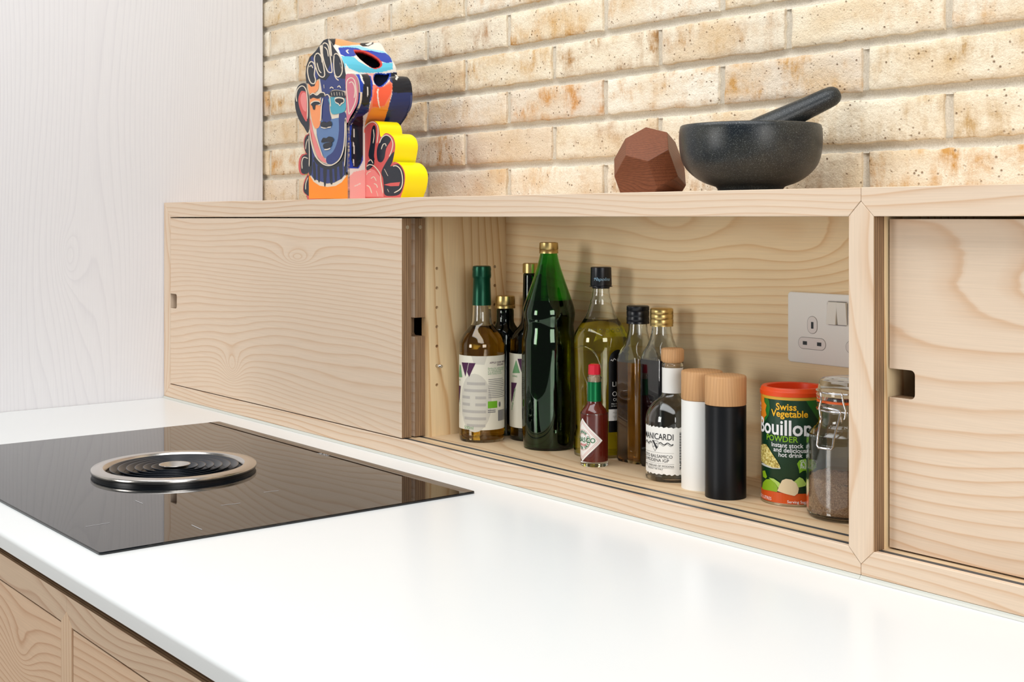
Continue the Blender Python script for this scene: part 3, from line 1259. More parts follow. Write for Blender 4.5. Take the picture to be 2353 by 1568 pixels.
for i in (2, 3):
    z_ = cen[1] + 0.031 - i * 0.0105
    w.rect(f(385, 1100)[0], f(455, 1100)[0], z_ - 0.0042, z_, 0.0005)
w.build('show_through_lines', M_greyink, lb, True)

# ---- dark bottle with gold cap behind it
B = Round(1160.8, 36.5, 1002, ymax=YB - 0.006)
t = thing('oil_bottle', 'small dark glass bottle with a gold cap behind the cider vinegar', 'bottle', B.P, B.rz)
pr = dense(B.prof([(545, 52), (560, 58), (640, 60), (690, 92), (740, 104), (800, 106), (1380, 106), (1398, 96)], S2, Y2))
pr[0] = (pr[0][0], 0.0)
path, cav = shell(pr)
lath('glass_body', path, G_dkgreen, t)
lath('oil', liquid(cav, B.z(Y2 + 720 / S2)), mat('dark_oil', rgb(16, 15, 8), 0.06, spec=0.6), t)
gold_cap(B, t, S2, Y2, [(463, 55), (466, 63), (490, 66), (520, 66), (524, 64), (528, 67), (546, 67)])

# ---- second vinegar bottle, half hidden
B = Round(1223, 50.0, 1012.6, pos=(0.9905, 0.1615))
t = thing('vinegar_bottle', 'cream-labelled vinegar bottle half hidden behind the tall green bottle', 'bottle', B.P, B.rz)
pr = dense(B.prof([(312, 48), (320, 54), (480, 58), (600, 64), (650, 72), (700, 112), (760, 142), (800, 146), (1390, 146), (1420, 138), (1430, 120)], S2, Y2))
pr[0] = (pr[0][0], 0.0)
path, cav = shell(pr)
lath('glass_body', path, G_dkgreen, t)
lath('vinegar', liquid(cav, B.z(Y2 + 330 / S2)), mat('dark_vinegar', rgb(18, 14, 8), 0.06, spec=0.6), t)
gold_cap(B, t, S2, Y2, [(246, 50), (250, 57), (300, 58), (312, 58)])
R = B.r
w = Wrap(R)
w.rect(-R * 1.54, R * 0.9, B.z(Y2 + 1335 / S2, B.d - R * 0.3), B.z(Y2 + 845 / S2, B.d - R * 0.3), 0.0003)
lb = w.build('label', M_paper, t)
f = lambda x, y: B.lab(960 + x / S2, Y2 + y / S2, R)
w = Wrap(R)
w.poly([f(641, 980), f(665, 893), f(690, 980)], 0.0006)
w.text('LIVING', *f(640, 1004), 0.0036, 0.0006, 0, 0.01, 'LEFT')
w.text('WINE VINEGAR', *f(640, 1230), 0.0050, 0.0006, 0, 0.01, 'LEFT', rot=1.32)
w.build('green_print', M_leaf, lb)
w = Wrap(R)
w.poly([f(633, 1042), f(670, 1046), f(650, 1110), f(640, 1160), f(633, 1180)], 0.0006)
w.poly([f(674, 885), f(720, 885), f(700, 975)], 0.0006)
w.build('purple_print', M_purple, lb)

# ---- tall green bottle
B = Round(1261, 61.5, 1038.4)
t = thing('green_bottle', 'tall green glass bottle with gold cap and conical neck, dark inside', 'bottle', B.P, B.rz)
pr = dense(B.prof([(178, 57), (186, 58), (240, 70), (300, 88), (400, 122), (480, 150), (540, 169), (585, 176), (620, 172), (655, 166), (690, 168), (740, 178), (800, 181), (1100, 181), (1300, 179), (1420, 172), (1470, 166), (1496, 154), (1504, 130)], S2, Y2))
pr[0] = (pr[0][0], 0.0)
path, cav = shell(pr, 0.0022)
lath('glass_body', path, G_green, t, 72)
lath('dark_syrup', liquid(cav, B.z(Y2 + 490 / S2)), mat('green_black_liquid', rgb(3, 6, 5), 0.05, spec=0.6), t, 72)
gold_cap(B, t, S2, Y2, [(107, 52), (111, 62), (150, 64), (156, 61), (160, 63), (181, 64)])

# ---- olive oil bottle
B = Round(1381, 61.5, 1052, ymax=YB - 0.002)
t = thing('olive_oil_bottle', 'clear bottle of yellow olive oil with a black printed cap', 'bottle', B.P, B.rz)
pr = dense(B.prof([(226, 54), (240, 57), (300, 64), (325, 74), (336, 72), (400, 94), (440, 112), (500, 152), (540, 174), (580, 182), (640, 182), (900, 174), (1120, 168), (1180, 168), (1210, 176), (1300, 180), (1350, 178), (1368, 160)], S3, Y3))
pr[0] = (pr[0][0], 0.0)
path, cav = shell(pr, 0.0016)
lath('glass_body', path, G_clear, t, 64)
lath('oil', liquid(cav, B.z(Y3 + 442 / S3)), L_oil, t, 64)
cpr = B.prof([(97, 62), (101, 69), (215, 72), (222, 70), (224, 77), (228, 77), (232, 58), (238, 58), (240, 60)], S3, Y3)
ca = lath('cap', [(0.0002, cpr[0][1])] + cpr + [(0.0002, cpr[-1][1])], M_blackcap, t, 72, (72, 0.0003, cpr[-1][1] - 0.020, cpr[-1][1] - 0.002))
RC = 72 / S3 * B.k
w = Wrap(RC)
a0 = B.lab(X3 + 190 / S3, Y3 + 186 / S3, RC)
w.text('Napolina', a0[0], a0[1] - 0.0008, 0.0066, 0.0006, 0, 0.0, 'LEFT', shear=0.3)
w.line([B.lab(X3 + x / S3, Y3 + y / S3, RC) for x, y in ((190, 176), (197, 172), (202, 180), (210, 168), (218, 182))], 0.0006, 0.0006)
w.build('cap_print', mat('pale_blue_ink', rgb(150, 190, 214), 0.5), ca)
R = 177 / S3 * B.k
f = lambda x, y: B.lab(X3 + x / S3, Y3 + y / S3, R + 0.002)
w = Wrap(R + 0.0022)
arch = [f(284, 1202), f(284, 900), f(284, 740), f(290, 700), f(302, 674), f(322, 656), f(345, 648)]
right = [(a[0] + 2 * (f(345, 648)[0] - a[0]), a[1]) for a in arch[::-1][1:]]
w.poly(arch + right, 0.0005)
lb = w.build('label', mat('black_label', rgb(12, 12, 14), 0.35), t)
w = Wrap(R + 0.0022)
w.rect(f(284, 1000)[0], f(284, 1000)[0] + 0.040, f(284, 1125)[1], f(284, 1048)[1], 0.0009)
w.text('LIGHT', *f(306, 895), 0.0095, 0.0009, 0, 0.0, 'LEFT')
w.text('OLIVE', *f(306, 960), 0.0095, 0.0009, 0, 0.0, 'LEFT')
w.text('OIL', *f(312, 992), 0.0060, 0.0009, 0, 0.0, 'LEFT')
w.text('Mild & light', *f(302, 1016), 0.0030, 0.0009, 0, 0.0, 'LEFT')
w.text('in taste', *f(302, 1030), 0.0030, 0.0009, 0, 0.0, 'LEFT')
w.line([f(298, 722), f(304, 716), f(310, 726), f(320, 708), f(332, 718)], 0.0011, 0.0009)
w.build('white_print', M_paperw, lb)
w = Wrap(R + 0.0022)
w.text('Mild', *f(310, 1078), 0.0046, 0.0012, 0, 0.0, 'LEFT')
w.text('light', *f(310, 1102), 0.0046, 0.0012, 0, 0.0, 'LEFT')
w.build('band_print', M_greyink, lb)
# moulded arch and beads in the glass
mo_ = MB()
def cyl(a, z, R_):
    th = a / R_
    return (R_ * math.sin(th), -R_ * math.cos(th), z)
pts = [f(228, 800), f(226, 745), f(212, 700), f(185, 660), f(140, 632), f(100, 628), f(62, 640)]
mo_.tube([cyl(a[0], a[1], 180 / S3 * B.k) for a in pts], 0.0011, 8)
pts = [f(x, 650 + abs(x - 240) * 0.0) for x in (240, 250)]
mo_.build('moulded_arch', G_clear, t)
be = MB()
Rb = 150 / S3 * B.k
for i in range(9):
    th = math.radians(-62 + i * 15.5)
    be.tube([(Rb * math.sin(th) * 1.0 + 0.0030 * math.cos(q) * math.cos(th), -Rb * math.cos(th) + 0.0030 * math.cos(q) * math.sin(th), B.z(Y3 + 512 / S3) + 0.0026 * math.sin(q)) for q in [2 * math.pi * j / 10 for j in range(10)]], 0.0005, 6, closed=True)
be.build('moulded_beads', G_clear, t)


# ---- two square bottles
def square_bottle(label, u, vb, cap_rows, cap_m, neck, half, liq_top, m_liq, ymax, turn, rows_neck, bottom_y, hwpx):
    B = Round(u, hwpx, vb, pos=ymax)
    t = thing('square_bottle', label, 'bottle', B.P, 0.0, 'square condiment bottles')
    def sq(r, corner, n=6):
        return rrect(-r, r, -r, r, corner, n)
    def body(inset, z0, ztop=None):
        levels = []
        H0 = B.z(Y3 + bottom_y[1] / S3)          # shoulder height
        hs = half - inset
        levels += [(hs * 0.93, hs * 0.30, z0), (hs, hs * 0.28, z0 + 0.004)]
        levels += [(hs, hs * 0.28, H0)]
        # shoulder: square turning round
        for (yy, rr, rd) in rows_neck:
            r_ = rr / S3 * B.k - inset
            levels.append((r_, r_ * rd, B.z(Y3 + yy / S3)))
        if ztop is not None:
            cutl = []
            for i, l in enumerate(levels):
                if l[2] <= ztop:
                    cutl.append(l)
                else:
                    a = levels[i - 1]
                    q = (ztop - a[2]) / (l[2] - a[2])
                    cutl.append(tuple(a[j] + (l[j] - a[j]) * q for j in range(3)))
                    break
            levels = cutl
        return levels
    def skin(mb, levels, flip=False):
        o = len(mb.v)
        n = None
        for (r_, c_, z_) in levels:
            ring_ = sq(r_, min(c_, r_ * 0.999))
            n = len(ring_)
            mb.v += [(x, y, z_) for x, y in ring_]
        for q in range(len(levels) - 1):
            for i in range(n):
                j = (i + 1) % n
                mb.f.append([o + q * n + i, o + q * n + j, o + (q + 1) * n + j, o + (q + 1) * n + i])
                mb.m.append(0)
                mb.sm.append(True)
        mb.f.append([o + i for i in range(n - 1, -1, -1)])
        mb.f.append([o + (len(levels) - 1) * n + i for i in range(n)])
        mb.m += [0, 0]
        mb.sm += [False, False]
    g_ = MB()
    skin(g_, body(0, 0.0))
    k = len(g_.f)
    skin(g_, body(0.0017, 0.004))
    for i in range(k, len(g_.f)):
        g_.f[i] = g_.f[i][::-1]
    ob = g_.build('glass_body', G_clear, t, recalc=False)
    ob.data.set_sharp_from_angle(angle=math.radians(60))
    l_ = MB()
    skin(l_, body(0.0016, 0.0039, B.z(Y3 + liq_top / S3)))
    ob = l_.build('liquid', m_liq, t, recalc=True)
    ob.data.set_sharp_from_angle(angle=math.radians(60))
    gold_cap(B, t, S3, Y3, cap_rows, cap_m)
    return B


square_bottle('square clear bottle of brown vinegar with a black screw cap', 1464.7, 1060.5,
              [(355, 68), (360, 75), (385, 76), (388, 73), (394, 76), (425, 75), (430, 73), (436, 76), (455, 76), (458, 74), (462, 76), (475, 76)], M_blackcap, None, 0.0225, 730, L_amber2,
              (1.2265, 0.1592), 20, [(690, 105, 0.35), (660, 100, 0.5), (620, 88, 0.8), (570, 76, 0.98), (520, 66, 0.999), (474, 62, 0.999)], (1395, 720), 49.3)
square_bottle('square clear bottle of near-black vinegar with a gold screw cap', 1522.0, 1074.0,
              [(372, 70), (377, 76), (405, 78), (410, 75), (416, 78), (440, 77), (444, 75), (450, 78), (475, 78), (480, 76), (492, 77)], M_gold, None, 0.0225, 712, L_wine,
              (1.2740, 0.1580), 18, [(695, 107, 0.35), (665, 102, 0.5), (625, 90, 0.8), (575, 78, 0.98), (530, 68, 0.999), (490, 64, 0.999)], (1430, 720), 50.0)

# ---- pepper sauce bottle
B = Round(1365.6, 31.6, 1074.5)
t = thing('pepper_sauce_bottle', 'small red pepper sauce bottle with a red cap and diamond label', 'bottle', B.P, B.rz)
pr = dense(B.prof([(214, 70), (235, 74), (245, 88), (258, 88), (270, 80), (300, 82), (520, 84), (560, 88), (600, 116), (640, 146), (680, 162), (720, 165), (1290, 165), (1318, 162), (1328, 150)], S4, Y4), 0.002)
pr[0] = (pr[0][0], 0.0)
path, cav = shell(pr, 0.0012, 0.0065)
lath('glass_body', path, G_clear, t)
lath('sauce', liquid(cav, B.z(Y4 + 520 / S4), 0.0001), mat('red_sauce', rgb(126, 34, 18), 0.25), t)
lath('neck_foil', B.prof([(300, 84), (530, 86)], S4, Y4), M_foil2, t)
lath('liner', B.prof([(212, 62), (300, 66)], S4, Y4), mat('pale_liner', rgb(200, 170, 140), 0.5), t)
cpz = B.prof([(88, 50), (100, 70), (205, 74), (212, 72)], S4, Y4)
lath('cap', [(0.0002, cpz[0][1])] + cpz + [(0.0002, cpz[-1][1])], M_red, t, 8, smooth=False)
R = B.r
f = lambda x, y: B.lab(X4 + x / S4, Y4 + y / S4, R)
cx0, cz0 = f(205, 1000)
ha = f(438, 1012)[0] - cx0
hh = (f(205, 740)[1] - f(205, 1258)[1]) / 2
cz0 = (f(205, 740)[1] + f(205, 1258)[1]) / 2
w = Wrap(R)
w.poly([(cx0 + ha, cz0), (cx0, cz0 + hh), (cx0 - ha, cz0), (cx0, cz0 - hh)], 0.0003)
lb = w.build('diamond_label', M_paperw, t)
w = Wrap(R)
for k_ in (0.88, 0.80):
    w.line([(cx0 + ha * k_, cz0), (cx0, cz0 + hh * k_), (cx0 - ha * k_, cz0), (cx0, cz0 - hh * k_)], 0.0004, 0.0005, closed=True)
for rr in (0.0138, 0.0085):
    w.line([(cx0 + rr * math.cos(q), cz0 + rr * math.sin(q)) for q in [2 * math.pi * i / 36 for i in range(36)]], 0.00035, 0.0005, closed=True)
w.text('BRAND', cx0 + 0.0015, cz0 - 0.0076, 0.0040, 0.0006, 0, 0.012, 'CENTER')
w.build('red_print', M_redink, lb)
w = Wrap(R)
w.text('TABASCO', cx0, cz0 - 0.0028, 0.0092, 0.0007, 0, 0.010, 'CENTER', sx=0.98)
w.arctext('McILHENNY CO.', cx0, cz0, 0.0092, 0.0052, math.pi / 2 - 0.15, 0.0007, 0, 0.012, step=0.255)
w.arctext('PEPPER SAUCE', cx0, cz0, 0.0130, 0.0052, -math.pi / 2 + 0.15, 0.0007, 0, 0.012, True, step=0.225)
w.build('green_print', M_greenink, lb)

# ---- balsamic bottle with cork
B = Round(1545.6, 62, 1110.5)
t = thing('balsamic_bottle', 'round balsamic bottle with wooden stopper, white collar and ragged white label', 'bottle', B.P, B.rz)
pr = dense(B.prof([(735, 64), (745, 71), (758, 71), (766, 66), (930, 66), (955, 76), (985, 112), (1020, 144), (1060, 168), (1100, 178), (1160, 180), (1490, 180), (1525, 176), (1538, 160)], S3, Y3), 0.003)
pr[0] = (pr[0][0], 0.0)
path, cav = shell(pr, 0.0018, 0.006)
lath('glass_body', path, G_clear, t, 64)
lath('balsamic', liquid(cav, B.z(Y3 + 1480 / S3)), L_wine, t, 64)
M_beech = wood('beech', rgb(206, 160, 112), rgb(176, 124, 80), along='z', across='x', seed=3.0, rings=260, warp=9, long=6.0, wide=20, contrast=0.5, fibre=0.1)
ck = B.prof([(640, 66), (650, 76), (700, 77), (722, 75), (733, 66)], S3, Y3)
lath('stopper', [(0.0002, ck[0][1])] + ck + [(0.0002, ck[-1][1])], M_beech, t)
lath('cork', B.prof([(733, 52), (900, 52)], S3, Y3), mat('cork', rgb(196, 158, 116), 0.8), t, cap=True)
lath('collar', B.prof([(766, 70), (934, 70)], S3, Y3), M_paperw, t)
R = B.r
f = lambda x, y: B.lab(X3 + x / S3, Y3 + y / S3, R)
rnd = random.Random(5)
zt_, zb_ = f(713, 1172)[1], f(713, 1488)[1]
top, bot = [], []
na = 46
for i in range(na + 1):
    a = -R * 1.35 + R * 2.75 * i / na
    top.append((a, zt_ + 0.0009 * math.sin(i * 2.1) + rnd.uniform(-0.0004, 0.0004)))
    bot.append((a, zb_ + 0.0009 * math.sin(i * 1.9) + rnd.uniform(-0.0004, 0.0004)))
w = Wrap(R)
w.poly(bot + top[::-1], 0.0003)
lb = w.build('label', M_paperw, t)
w = Wrap(R)
ca = f(628, 1240)[0]
w.text('MANICARDI', f(722, 1252)[0], f(628, 1252)[1], 0.0112, 0.0006, 0, 0.008, 'RIGHT', sx=0.80)
w.text('ACETO BALSAMICO', f(714, 1376)[0], f(628, 1374)[1], 0.0058, 0.0006, 0, 0.0, 'RIGHT')
w.text('DI MODENA IGP', f(690, 1402)[0], f(628, 1401)[1], 0.0058, 0.0006, 0, 0.0, 'RIGHT')
w.text('BALSAMIC VINEGAR OF MODENA', f(723, 1433)[0], f(628, 1434)[1], 0.0035, 0.0006, 0, 0.0, 'RIGHT', spacing=1.08)
w.text('PRODUCT OF ITALY', f(652, 1454)[0], f(628, 1454)[1], 0.0028, 0.0006, 0, 0.0, 'RIGHT')
for y_ in (1340, 1412, 1440):
    z_ = f(628, y_)[1]
    w.rect(-R * 1.3, f(722, y_)[0], z_, z_ + 0.00022, 0.0006)
# shield with ribbon scrolls
sx_, sz_ = f(600, 1292)
w.line([(sx_ - 0.0046, sz_ + 0.0062), (sx_ + 0.0046, sz_ + 0.0062), (sx_ + 0.0044, sz_ - 0.001), (sx_, sz_ - 0.0068), (sx_ - 0.0044, sz_ - 0.001)], 0.0006, 0.0006, closed=True)
w.poly([(sx_ - 0.0046, sz_ + 0.0062), (sx_ - 0.0020, sz_ + 0.0062), (sx_ + 0.0042, sz_ - 0.0020), (sx_ + 0.0020, sz_ - 0.0044)], 0.0006)
w.ell(sx_ + 0.0022, sz_ + 0.0030, 0.0007, 0.0009, 0.0006, n=8)
w.ell(sx_ - 0.0020, sz_ - 0.0010, 0.0007, 0.0009, 0.0006, n=8)
for sg in (-1, 1):
    w.line([(sx_ + sg * (0.0058 + 0.019 * i / 18), sz_ + 0.0034 + 0.0013 * math.sin(i * 0.7)) for i in range(19)], 0.0010, 0.0006)
    w.line([(sx_ + sg * (0.0058 + 0.019 * i / 18), sz_ + 0.0018 + 0.0013 * math.sin(i * 0.7 + 0.5)) for i in range(19)], 0.0004, 0.0006)
w.build('black_print', M_ink, lb)
w = Wrap(R)
# bar code and price block on the right
for i in range(34):
    z_ = f(766, 1200)[1] - i * 0.00118
    w.rect(f(757, 1300)[0], f(757, 1300)[0] + 0.0085, z_ - (0.0007 if i % 3 else 0.0003), z_, 0.0006)
w.text('250', f(757, 1424)[0], f(757, 1424)[1], 0.0056, 0.0006, 0, 0.02, 'LEFT')
w.text('FL', f(757, 1452)[0], f(757, 1452)[1], 0.0056, 0.0006, 0, 0.02, 'LEFT')
w.build('bar_code', M_ink, lb, True)

# ---- two mills
M_satinw = mat('white_lacquer', rgb(240, 240, 236), 0.35)
M_satinb = mat('black_lacquer', rgb(7, 9, 14), 0.36, spec=0.3)


def mill(label, u, vb, m, y0, y1, y2):
    B = Round(u, 47.3, vb)
    t = thing('mill', label, 'mill', B.P, B.rz, 'wooden-topped mills')
    pr = B.prof([(y1, 119), (y1 + 3, 123), (y2, 123), (y2 + 6, 120)], S6, Y6)
    pr[0] = (pr[0][0], 0.0)
    lath('body', [(0.0002, 0.0)] + pr + [(0.0002, pr[-1][1])], m, t, 64)
    pt = B.prof([(y0, 112), (y0 + 4, 121), (y0 + 12, 124), (y1 - 8, 124), (y1 - 2, 121)], S6, Y6)
    lath('wooden_top', [(0.0002, pt[0][1])] + pt + [(0.0002, pt[-1][1])], M_beech, t, 64)


mill('white salt mill with a beech top, tucked behind the black one', 1613, 1130.0, M_satinw, 552, 726, 1280)
mill('matt black pepper mill with a beech top', 1667.4, 1150.8, M_satinb, 580, 757, 1325)

# ---- stock powder tub
B = Round(1823, 73.5, 1166)
t = thing('stock_powder_tub', 'dark green bouillon powder tub with a bright orange lid', 'tub', B.P, B.rz)
R = B.r
f = lambda x, y: B.lab(X5 + x / S5, Y5 + y / S5, R)
zlid = f(385, 226)[1]
M_dkg = mat('tub_green', rgb(16, 58, 36), 0.32)
M_midg = mat('tub_mid_green', rgb(34, 112, 40), 0.32)
M_lid = mat('orange_lid', rgb(232, 74, 16), 0.4)
M_band = mat('orange_band', rgb(214, 84, 24), 0.35)
lath('can', [(0.0002, 0.0006), (R - 0.001, 0.0), (R, 0.001), (R, zlid), (R - 0.002, zlid + 0.001)], M_dkg, t, 72)
lath('rim', [(R - 0.0006, 0.0), (R + 0.0008, 0.0005), (R + 0.0008, 0.0028), (R, 0.0034)], mat('tin_rim', rgb(190, 182, 160), 0.25, metal=1.0), t, 72)
lath('gold_line', [(R + 0.0003, zlid - 0.0035), (R + 0.0005, zlid - 0.0033), (R + 0.0005, zlid), (R, zlid + 0.0004)], mat('gold_ink', rgb(228, 178, 60), 0.35), t, 72)
zl1 = zlid + 0.0098
lath('lid', [(R, zlid), (R + 0.0016, zlid + 0.0004), (R + 0.0018, zlid + 0.0050), (R + 0.0010, zlid + 0.0056), (R + 0.0006, zl1 - 0.002), (R - 0.0010, zl1), (R - 0.0048, zl1), (R - 0.0064, zl1 - 0.001), (R - 0.0072, zl1 - 0.0088), (0.0002, zl1 - 0.0088)], M_lid, t, 72)
w = Wrap(R)
w.rect(-R * 1.5, R * 1.5, f(385, 1232)[1] - 0.003, f(385, 1135)[1], 0.0003)
w.build('orange_band', M_band, t)
w = Wrap(R)
w.poly([f(86, 190), f(130, 200), f(165, 260), f(172, 330), f(160, 400), f(130, 450), f(95, 462), f(85, 440)], 0.0003)
w.poly([f(485, 226), f(520, 290), f(560, 350), f(600, 420), f(640, 470), f(680, 480), f(680, 226)], 0.0003)
w.build('green_panel', M_midg, t)
w = Wrap(R)
star = []
c0 = f(95, 335)
for i in range(20):
    rr = 0.0155 if i % 2 else 0.0125
    star.append((c0[0] + rr * math.cos(math.pi * i / 10), c0[1] + rr * 1.25 * math.sin(math.pi * i / 10)))
w.poly(star, 0.0006)
w.rect(f(84, 300)[0], f(112, 300)[0], f(90, 430)[1], f(90, 225)[1], 0.0006)
w.build('badge', mat('badge_orange', rgb(226, 132, 30), 0.4), t)
w = Wrap(R)
cb = f(92, 320)
w.text('MARI', cb[0] + 0.003, f(100, 305)[1], 0.0056, 0.0012, 0, 0.012, 'RIGHT')
w.text('GOLD', cb[0] + 0.0035, f(100, 362)[1], 0.0076, 0.0012, 0, 0.012, 'RIGHT')
w.build('badge_print', M_whiteink, t)
w = Wrap(R)
w.text('Swiss', *f(318, 346), 0.0112, 0.0007, 0, 0.022, 'CENTER', spacing=1.02)
w.text('Vegetable', *f(346, 412), 0.0112, 0.0007, 0, 0.022, 'CENTER')
w.build('yellow_lettering', mat('yellow_ink', rgb(246, 186, 32), 0.45), t)
w = Wrap(R)
w.text('Bouillon', f(92, 580)[0], f(330, 584)[1], 0.0250, 0.0008, 0, 0.020, 'LEFT', sx=0.90)
for i, s_ in enumerate(('Instant stock', 'and delicious', 'hot drink')):
    w.text(s_, f((322, 348, 356)[i], 700)[0], f(340, 702 + i * 45)[1], 0.0074, 0.0007, 0, 0.012, 'CENTER')
w.text('Serving Suggestion', f(330, 1226)[0], f(430, 1226)[1], 0.0046, 0.0009, 0, 0.008, 'LEFT')
w.text('MAKES 5 LITRES', f(190, 1190)[0], f(150, 1196)[1], 0.0052, 0.0009, 0, 0.0, 'RIGHT')
w.build('white_lettering', M_whiteink, t)
w = Wrap(R)
w.text('POWDER', *f(268, 645), 0.0096, 0.0008, 0, 0.016, 'CENTER')
w.poly([f(418, 850), f(440, 815), f(490, 800), f(540, 802), f(570, 840), f(565, 880), f(520, 905), f(470, 915), f(440, 940), f(436, 905)], 0.0005)
w.build('lime_print', mat('lime_green_ink', rgb(132, 186, 36), 0.45), t)
w = Wrap(R)
for i, s_ in enumerate(('GLUTEN', '& YEAST', 'FREE')):
    w.text(s_, f(446, 830)[0], f(470, 838 + i * 29)[1], 0.0048, 0.0010, 0, 0.006, 'LEFT')
w.build('roundel_print', M_whiteink, t)
# spoon of powder, limes, turnip, celery
w = Wrap(R)
w.poly([f(90, 860), f(130, 885), f(200, 905), f(268, 905), f(270, 890), f(200, 880), f(120, 850)], 0.0005)
w.build('spoon_print', mat('spoon_grey', rgb(206, 208, 206), 0.3), t)
mp_ = mat('powder_print', rgb(210, 196, 110), 0.6)
tt = NT(mp_)
tcn = tt.add('ShaderNodeTexCoord')
gn = tt.noise(tcn.outputs['Object'], 420.0, 3.0, 0.7)
tt.link(tt.ramp(gn, [(0.35, rgb(120, 92, 30)), (0.5, rgb(206, 184, 90)), (0.65, rgb(238, 230, 170))]), tt.b.inputs['Base Color'])
w = Wrap(R)
w.poly([f(90, 690), f(110, 672), f(140, 676), f(165, 710), f(200, 770), f(240, 830), f(266, 880), f(262, 898), f(200, 895), f(130, 865), f(92, 830)], 0.0007)
w.build('powder_heap_print', mp_, t)
w = Wrap(R)
w.poly([f(100, 1090), f(110, 1040), f(140, 1008), f(180, 1005), f(220, 1040), f(245, 1085), f(240, 1125), f(170, 1115), f(110, 1105)], 0.0006)
w.poly([f(105, 930), f(128, 925), f(148, 985), f(135, 1002), f(110, 985)], 0.0006)
w.build('lime_fruit_print', mat('lime_fruit', rgb(138, 178, 28), 0.4), t)
w = Wrap(R)
w.poly([f(165, 992), f(210, 1000), f(262, 1035), f(275, 1060), f(250, 1085), f(222, 1040)], 0.0008)
w.poly([f(388, 1022), f(440, 975), f(470, 990), f(500, 1035), f(490, 1058), f(430, 1075), f(415, 1050)], 0.0006)
w.build('celery_print', mat('celery_green', rgb(176, 208, 96), 0.4), t)
w = Wrap(R)
w.poly([f(242, 1115), f(262, 1060), f(285, 1012), f(320, 996), f(370, 1002), f(412, 1035), f(434, 1085), f(425, 1130), f(395, 1156), f(320, 1140)], 0.0009)
w.build('turnip_print', mat('turnip_cream', rgb(228, 208, 170), 0.45), t)

# ---- clip-top jar of brown sugar
B = Round(1948, 96, 1207)
B.P.x -= 0.0
t = thing('clip_top_jar', 'clip-top glass jar part filled with brown sugar beside the stile', 'jar', B.P, B.rz)
R = B.r
k = B.k
jz = lambda y: B.z(Y5 + y / S5)
pr = dense([(0.034, 0.0), (0.0365, 0.0015), (0.0375, 0.006), (R - 0.003, jz(1310)), (R, jz(1230)), (R, jz(620)), (R - 0.002, jz(560)), (R - 0.009, jz(500)), (R - 0.0135, jz(455)), (R - 0.0140, jz(330)), (R - 0.0115, jz(300)), (R - 0.0115, jz(262)), (R - 0.015, jz(250))], 0.003)
path, cav = shell(pr, 0.0026, 0.007)
lath('glass_body', path, G_grey, t, 72)
RL = 275 / S5 * k
lath('rubber_seal', [(RL - 0.010, jz(262)), (RL + 0.001, jz(258)), (RL + 0.001, jz(238)), (RL - 0.010, jz(234))], mat('orange_rubber', rgb(226, 96, 30), 0.5), t, 64)
lidp = [(0.0002, jz(205)), (RL - 0.006, jz(205)), (RL - 0.006, jz(234)), (RL + 0.0008, jz(232)), (RL + 0.0018, jz(190)), (RL, jz(140)), (RL - 0.002, jz(60)), (RL - 0.006, jz(35)), (RL - 0.020, jz(22)), (0.0002, jz(30))]
lath('glass_lid', lidp, G_grey, t, 64)
# sugar: lumpy top
sg = MB()
rnd = random.Random(9)
zs0 = jz(985)
inner = [(r - 0.0004, z) for r, z in cav if z < zs0]
n = 60
prof = [(0.0002, 0.0074)] + [(r, z) for r, z in inner if r > 0.002]
o_ = len(sg.v)
for (r, z) in prof:
    for i in range(n):
        th = 2 * math.pi * i / n
        sg.v.append((r * math.sin(th), -r * math.cos(th), z))
ringsN = 16
for q in range(ringsN + 1):
    rr = (R - 0.0032) * (1 - q / ringsN) + 0.0001
    for i in range(n):
        th = 2 * math.pi * i / n
        x_, y_ = rr * math.sin(th), -rr * math.cos(th)
        hgt = 0.0035 * math.sin(70 * x_ + 1.2) * math.cos(60 * y_) + 0.004 * (-x_ / R) + rnd.uniform(-0.0009, 0.0009)
        sg.v.append((x_, y_, zs0 + hgt))
tot = len(prof) + ringsN + 1
for q in range(tot - 1):
    for i in range(n):
        j = (i + 1) % n
        sg.f.append([o_ + q * n + i, o_ + q * n + j, o_ + (q + 1) * n + j, o_ + (q + 1) * n + i])
        sg.m.append(0)
        sg.sm.append(True)
ms = mat('brown_sugar', rgb(150, 104, 70), 0.8)
tt = NT(ms)
tcn = tt.add('ShaderNodeTexCoord')
gn = tt.noise(tcn.outputs['Object'], 650.0, 3.0, 0.75)
tt.link(tt.ramp(gn, [(0.3, rgb(128, 84, 54)), (0.5, rgb(190, 140, 100)), (0.7, rgb(230, 190, 150))]), tt.b.inputs['Base Color'])
tt.bump(gn, 0.9, 0.002)
su = sg.build('brown_sugar', ms, t)
# wire bail, as drawn in the photograph: loop over the lid, hanging lever and neck wires
wz = jz
def wp(x, y, lift=0.002):
    Rw = RL + lift
    a, z = B.lab(X5 + x / S5, Y5 + y / S5, Rw)
    th = a / Rw
    return (Rw * math.sin(th), -Rw * math.cos(th), B.z(Y5 + y / S5, B.d - Rw * math.cos(th)))


def wire(name, pts, rad=0.0012, lift=0.002):
    b = MB()
    b.tube(pts, rad, 10)
    return b.build(name, M_chrome, t)


def circ(z, Rw, a0, a1, n=30):
    return [(Rw * math.sin(math.radians(a0 + (a1 - a0) * i / n)), -Rw * math.cos(math.radians(a0 + (a1 - a0) * i / n)), z) for i in range(n + 1)]


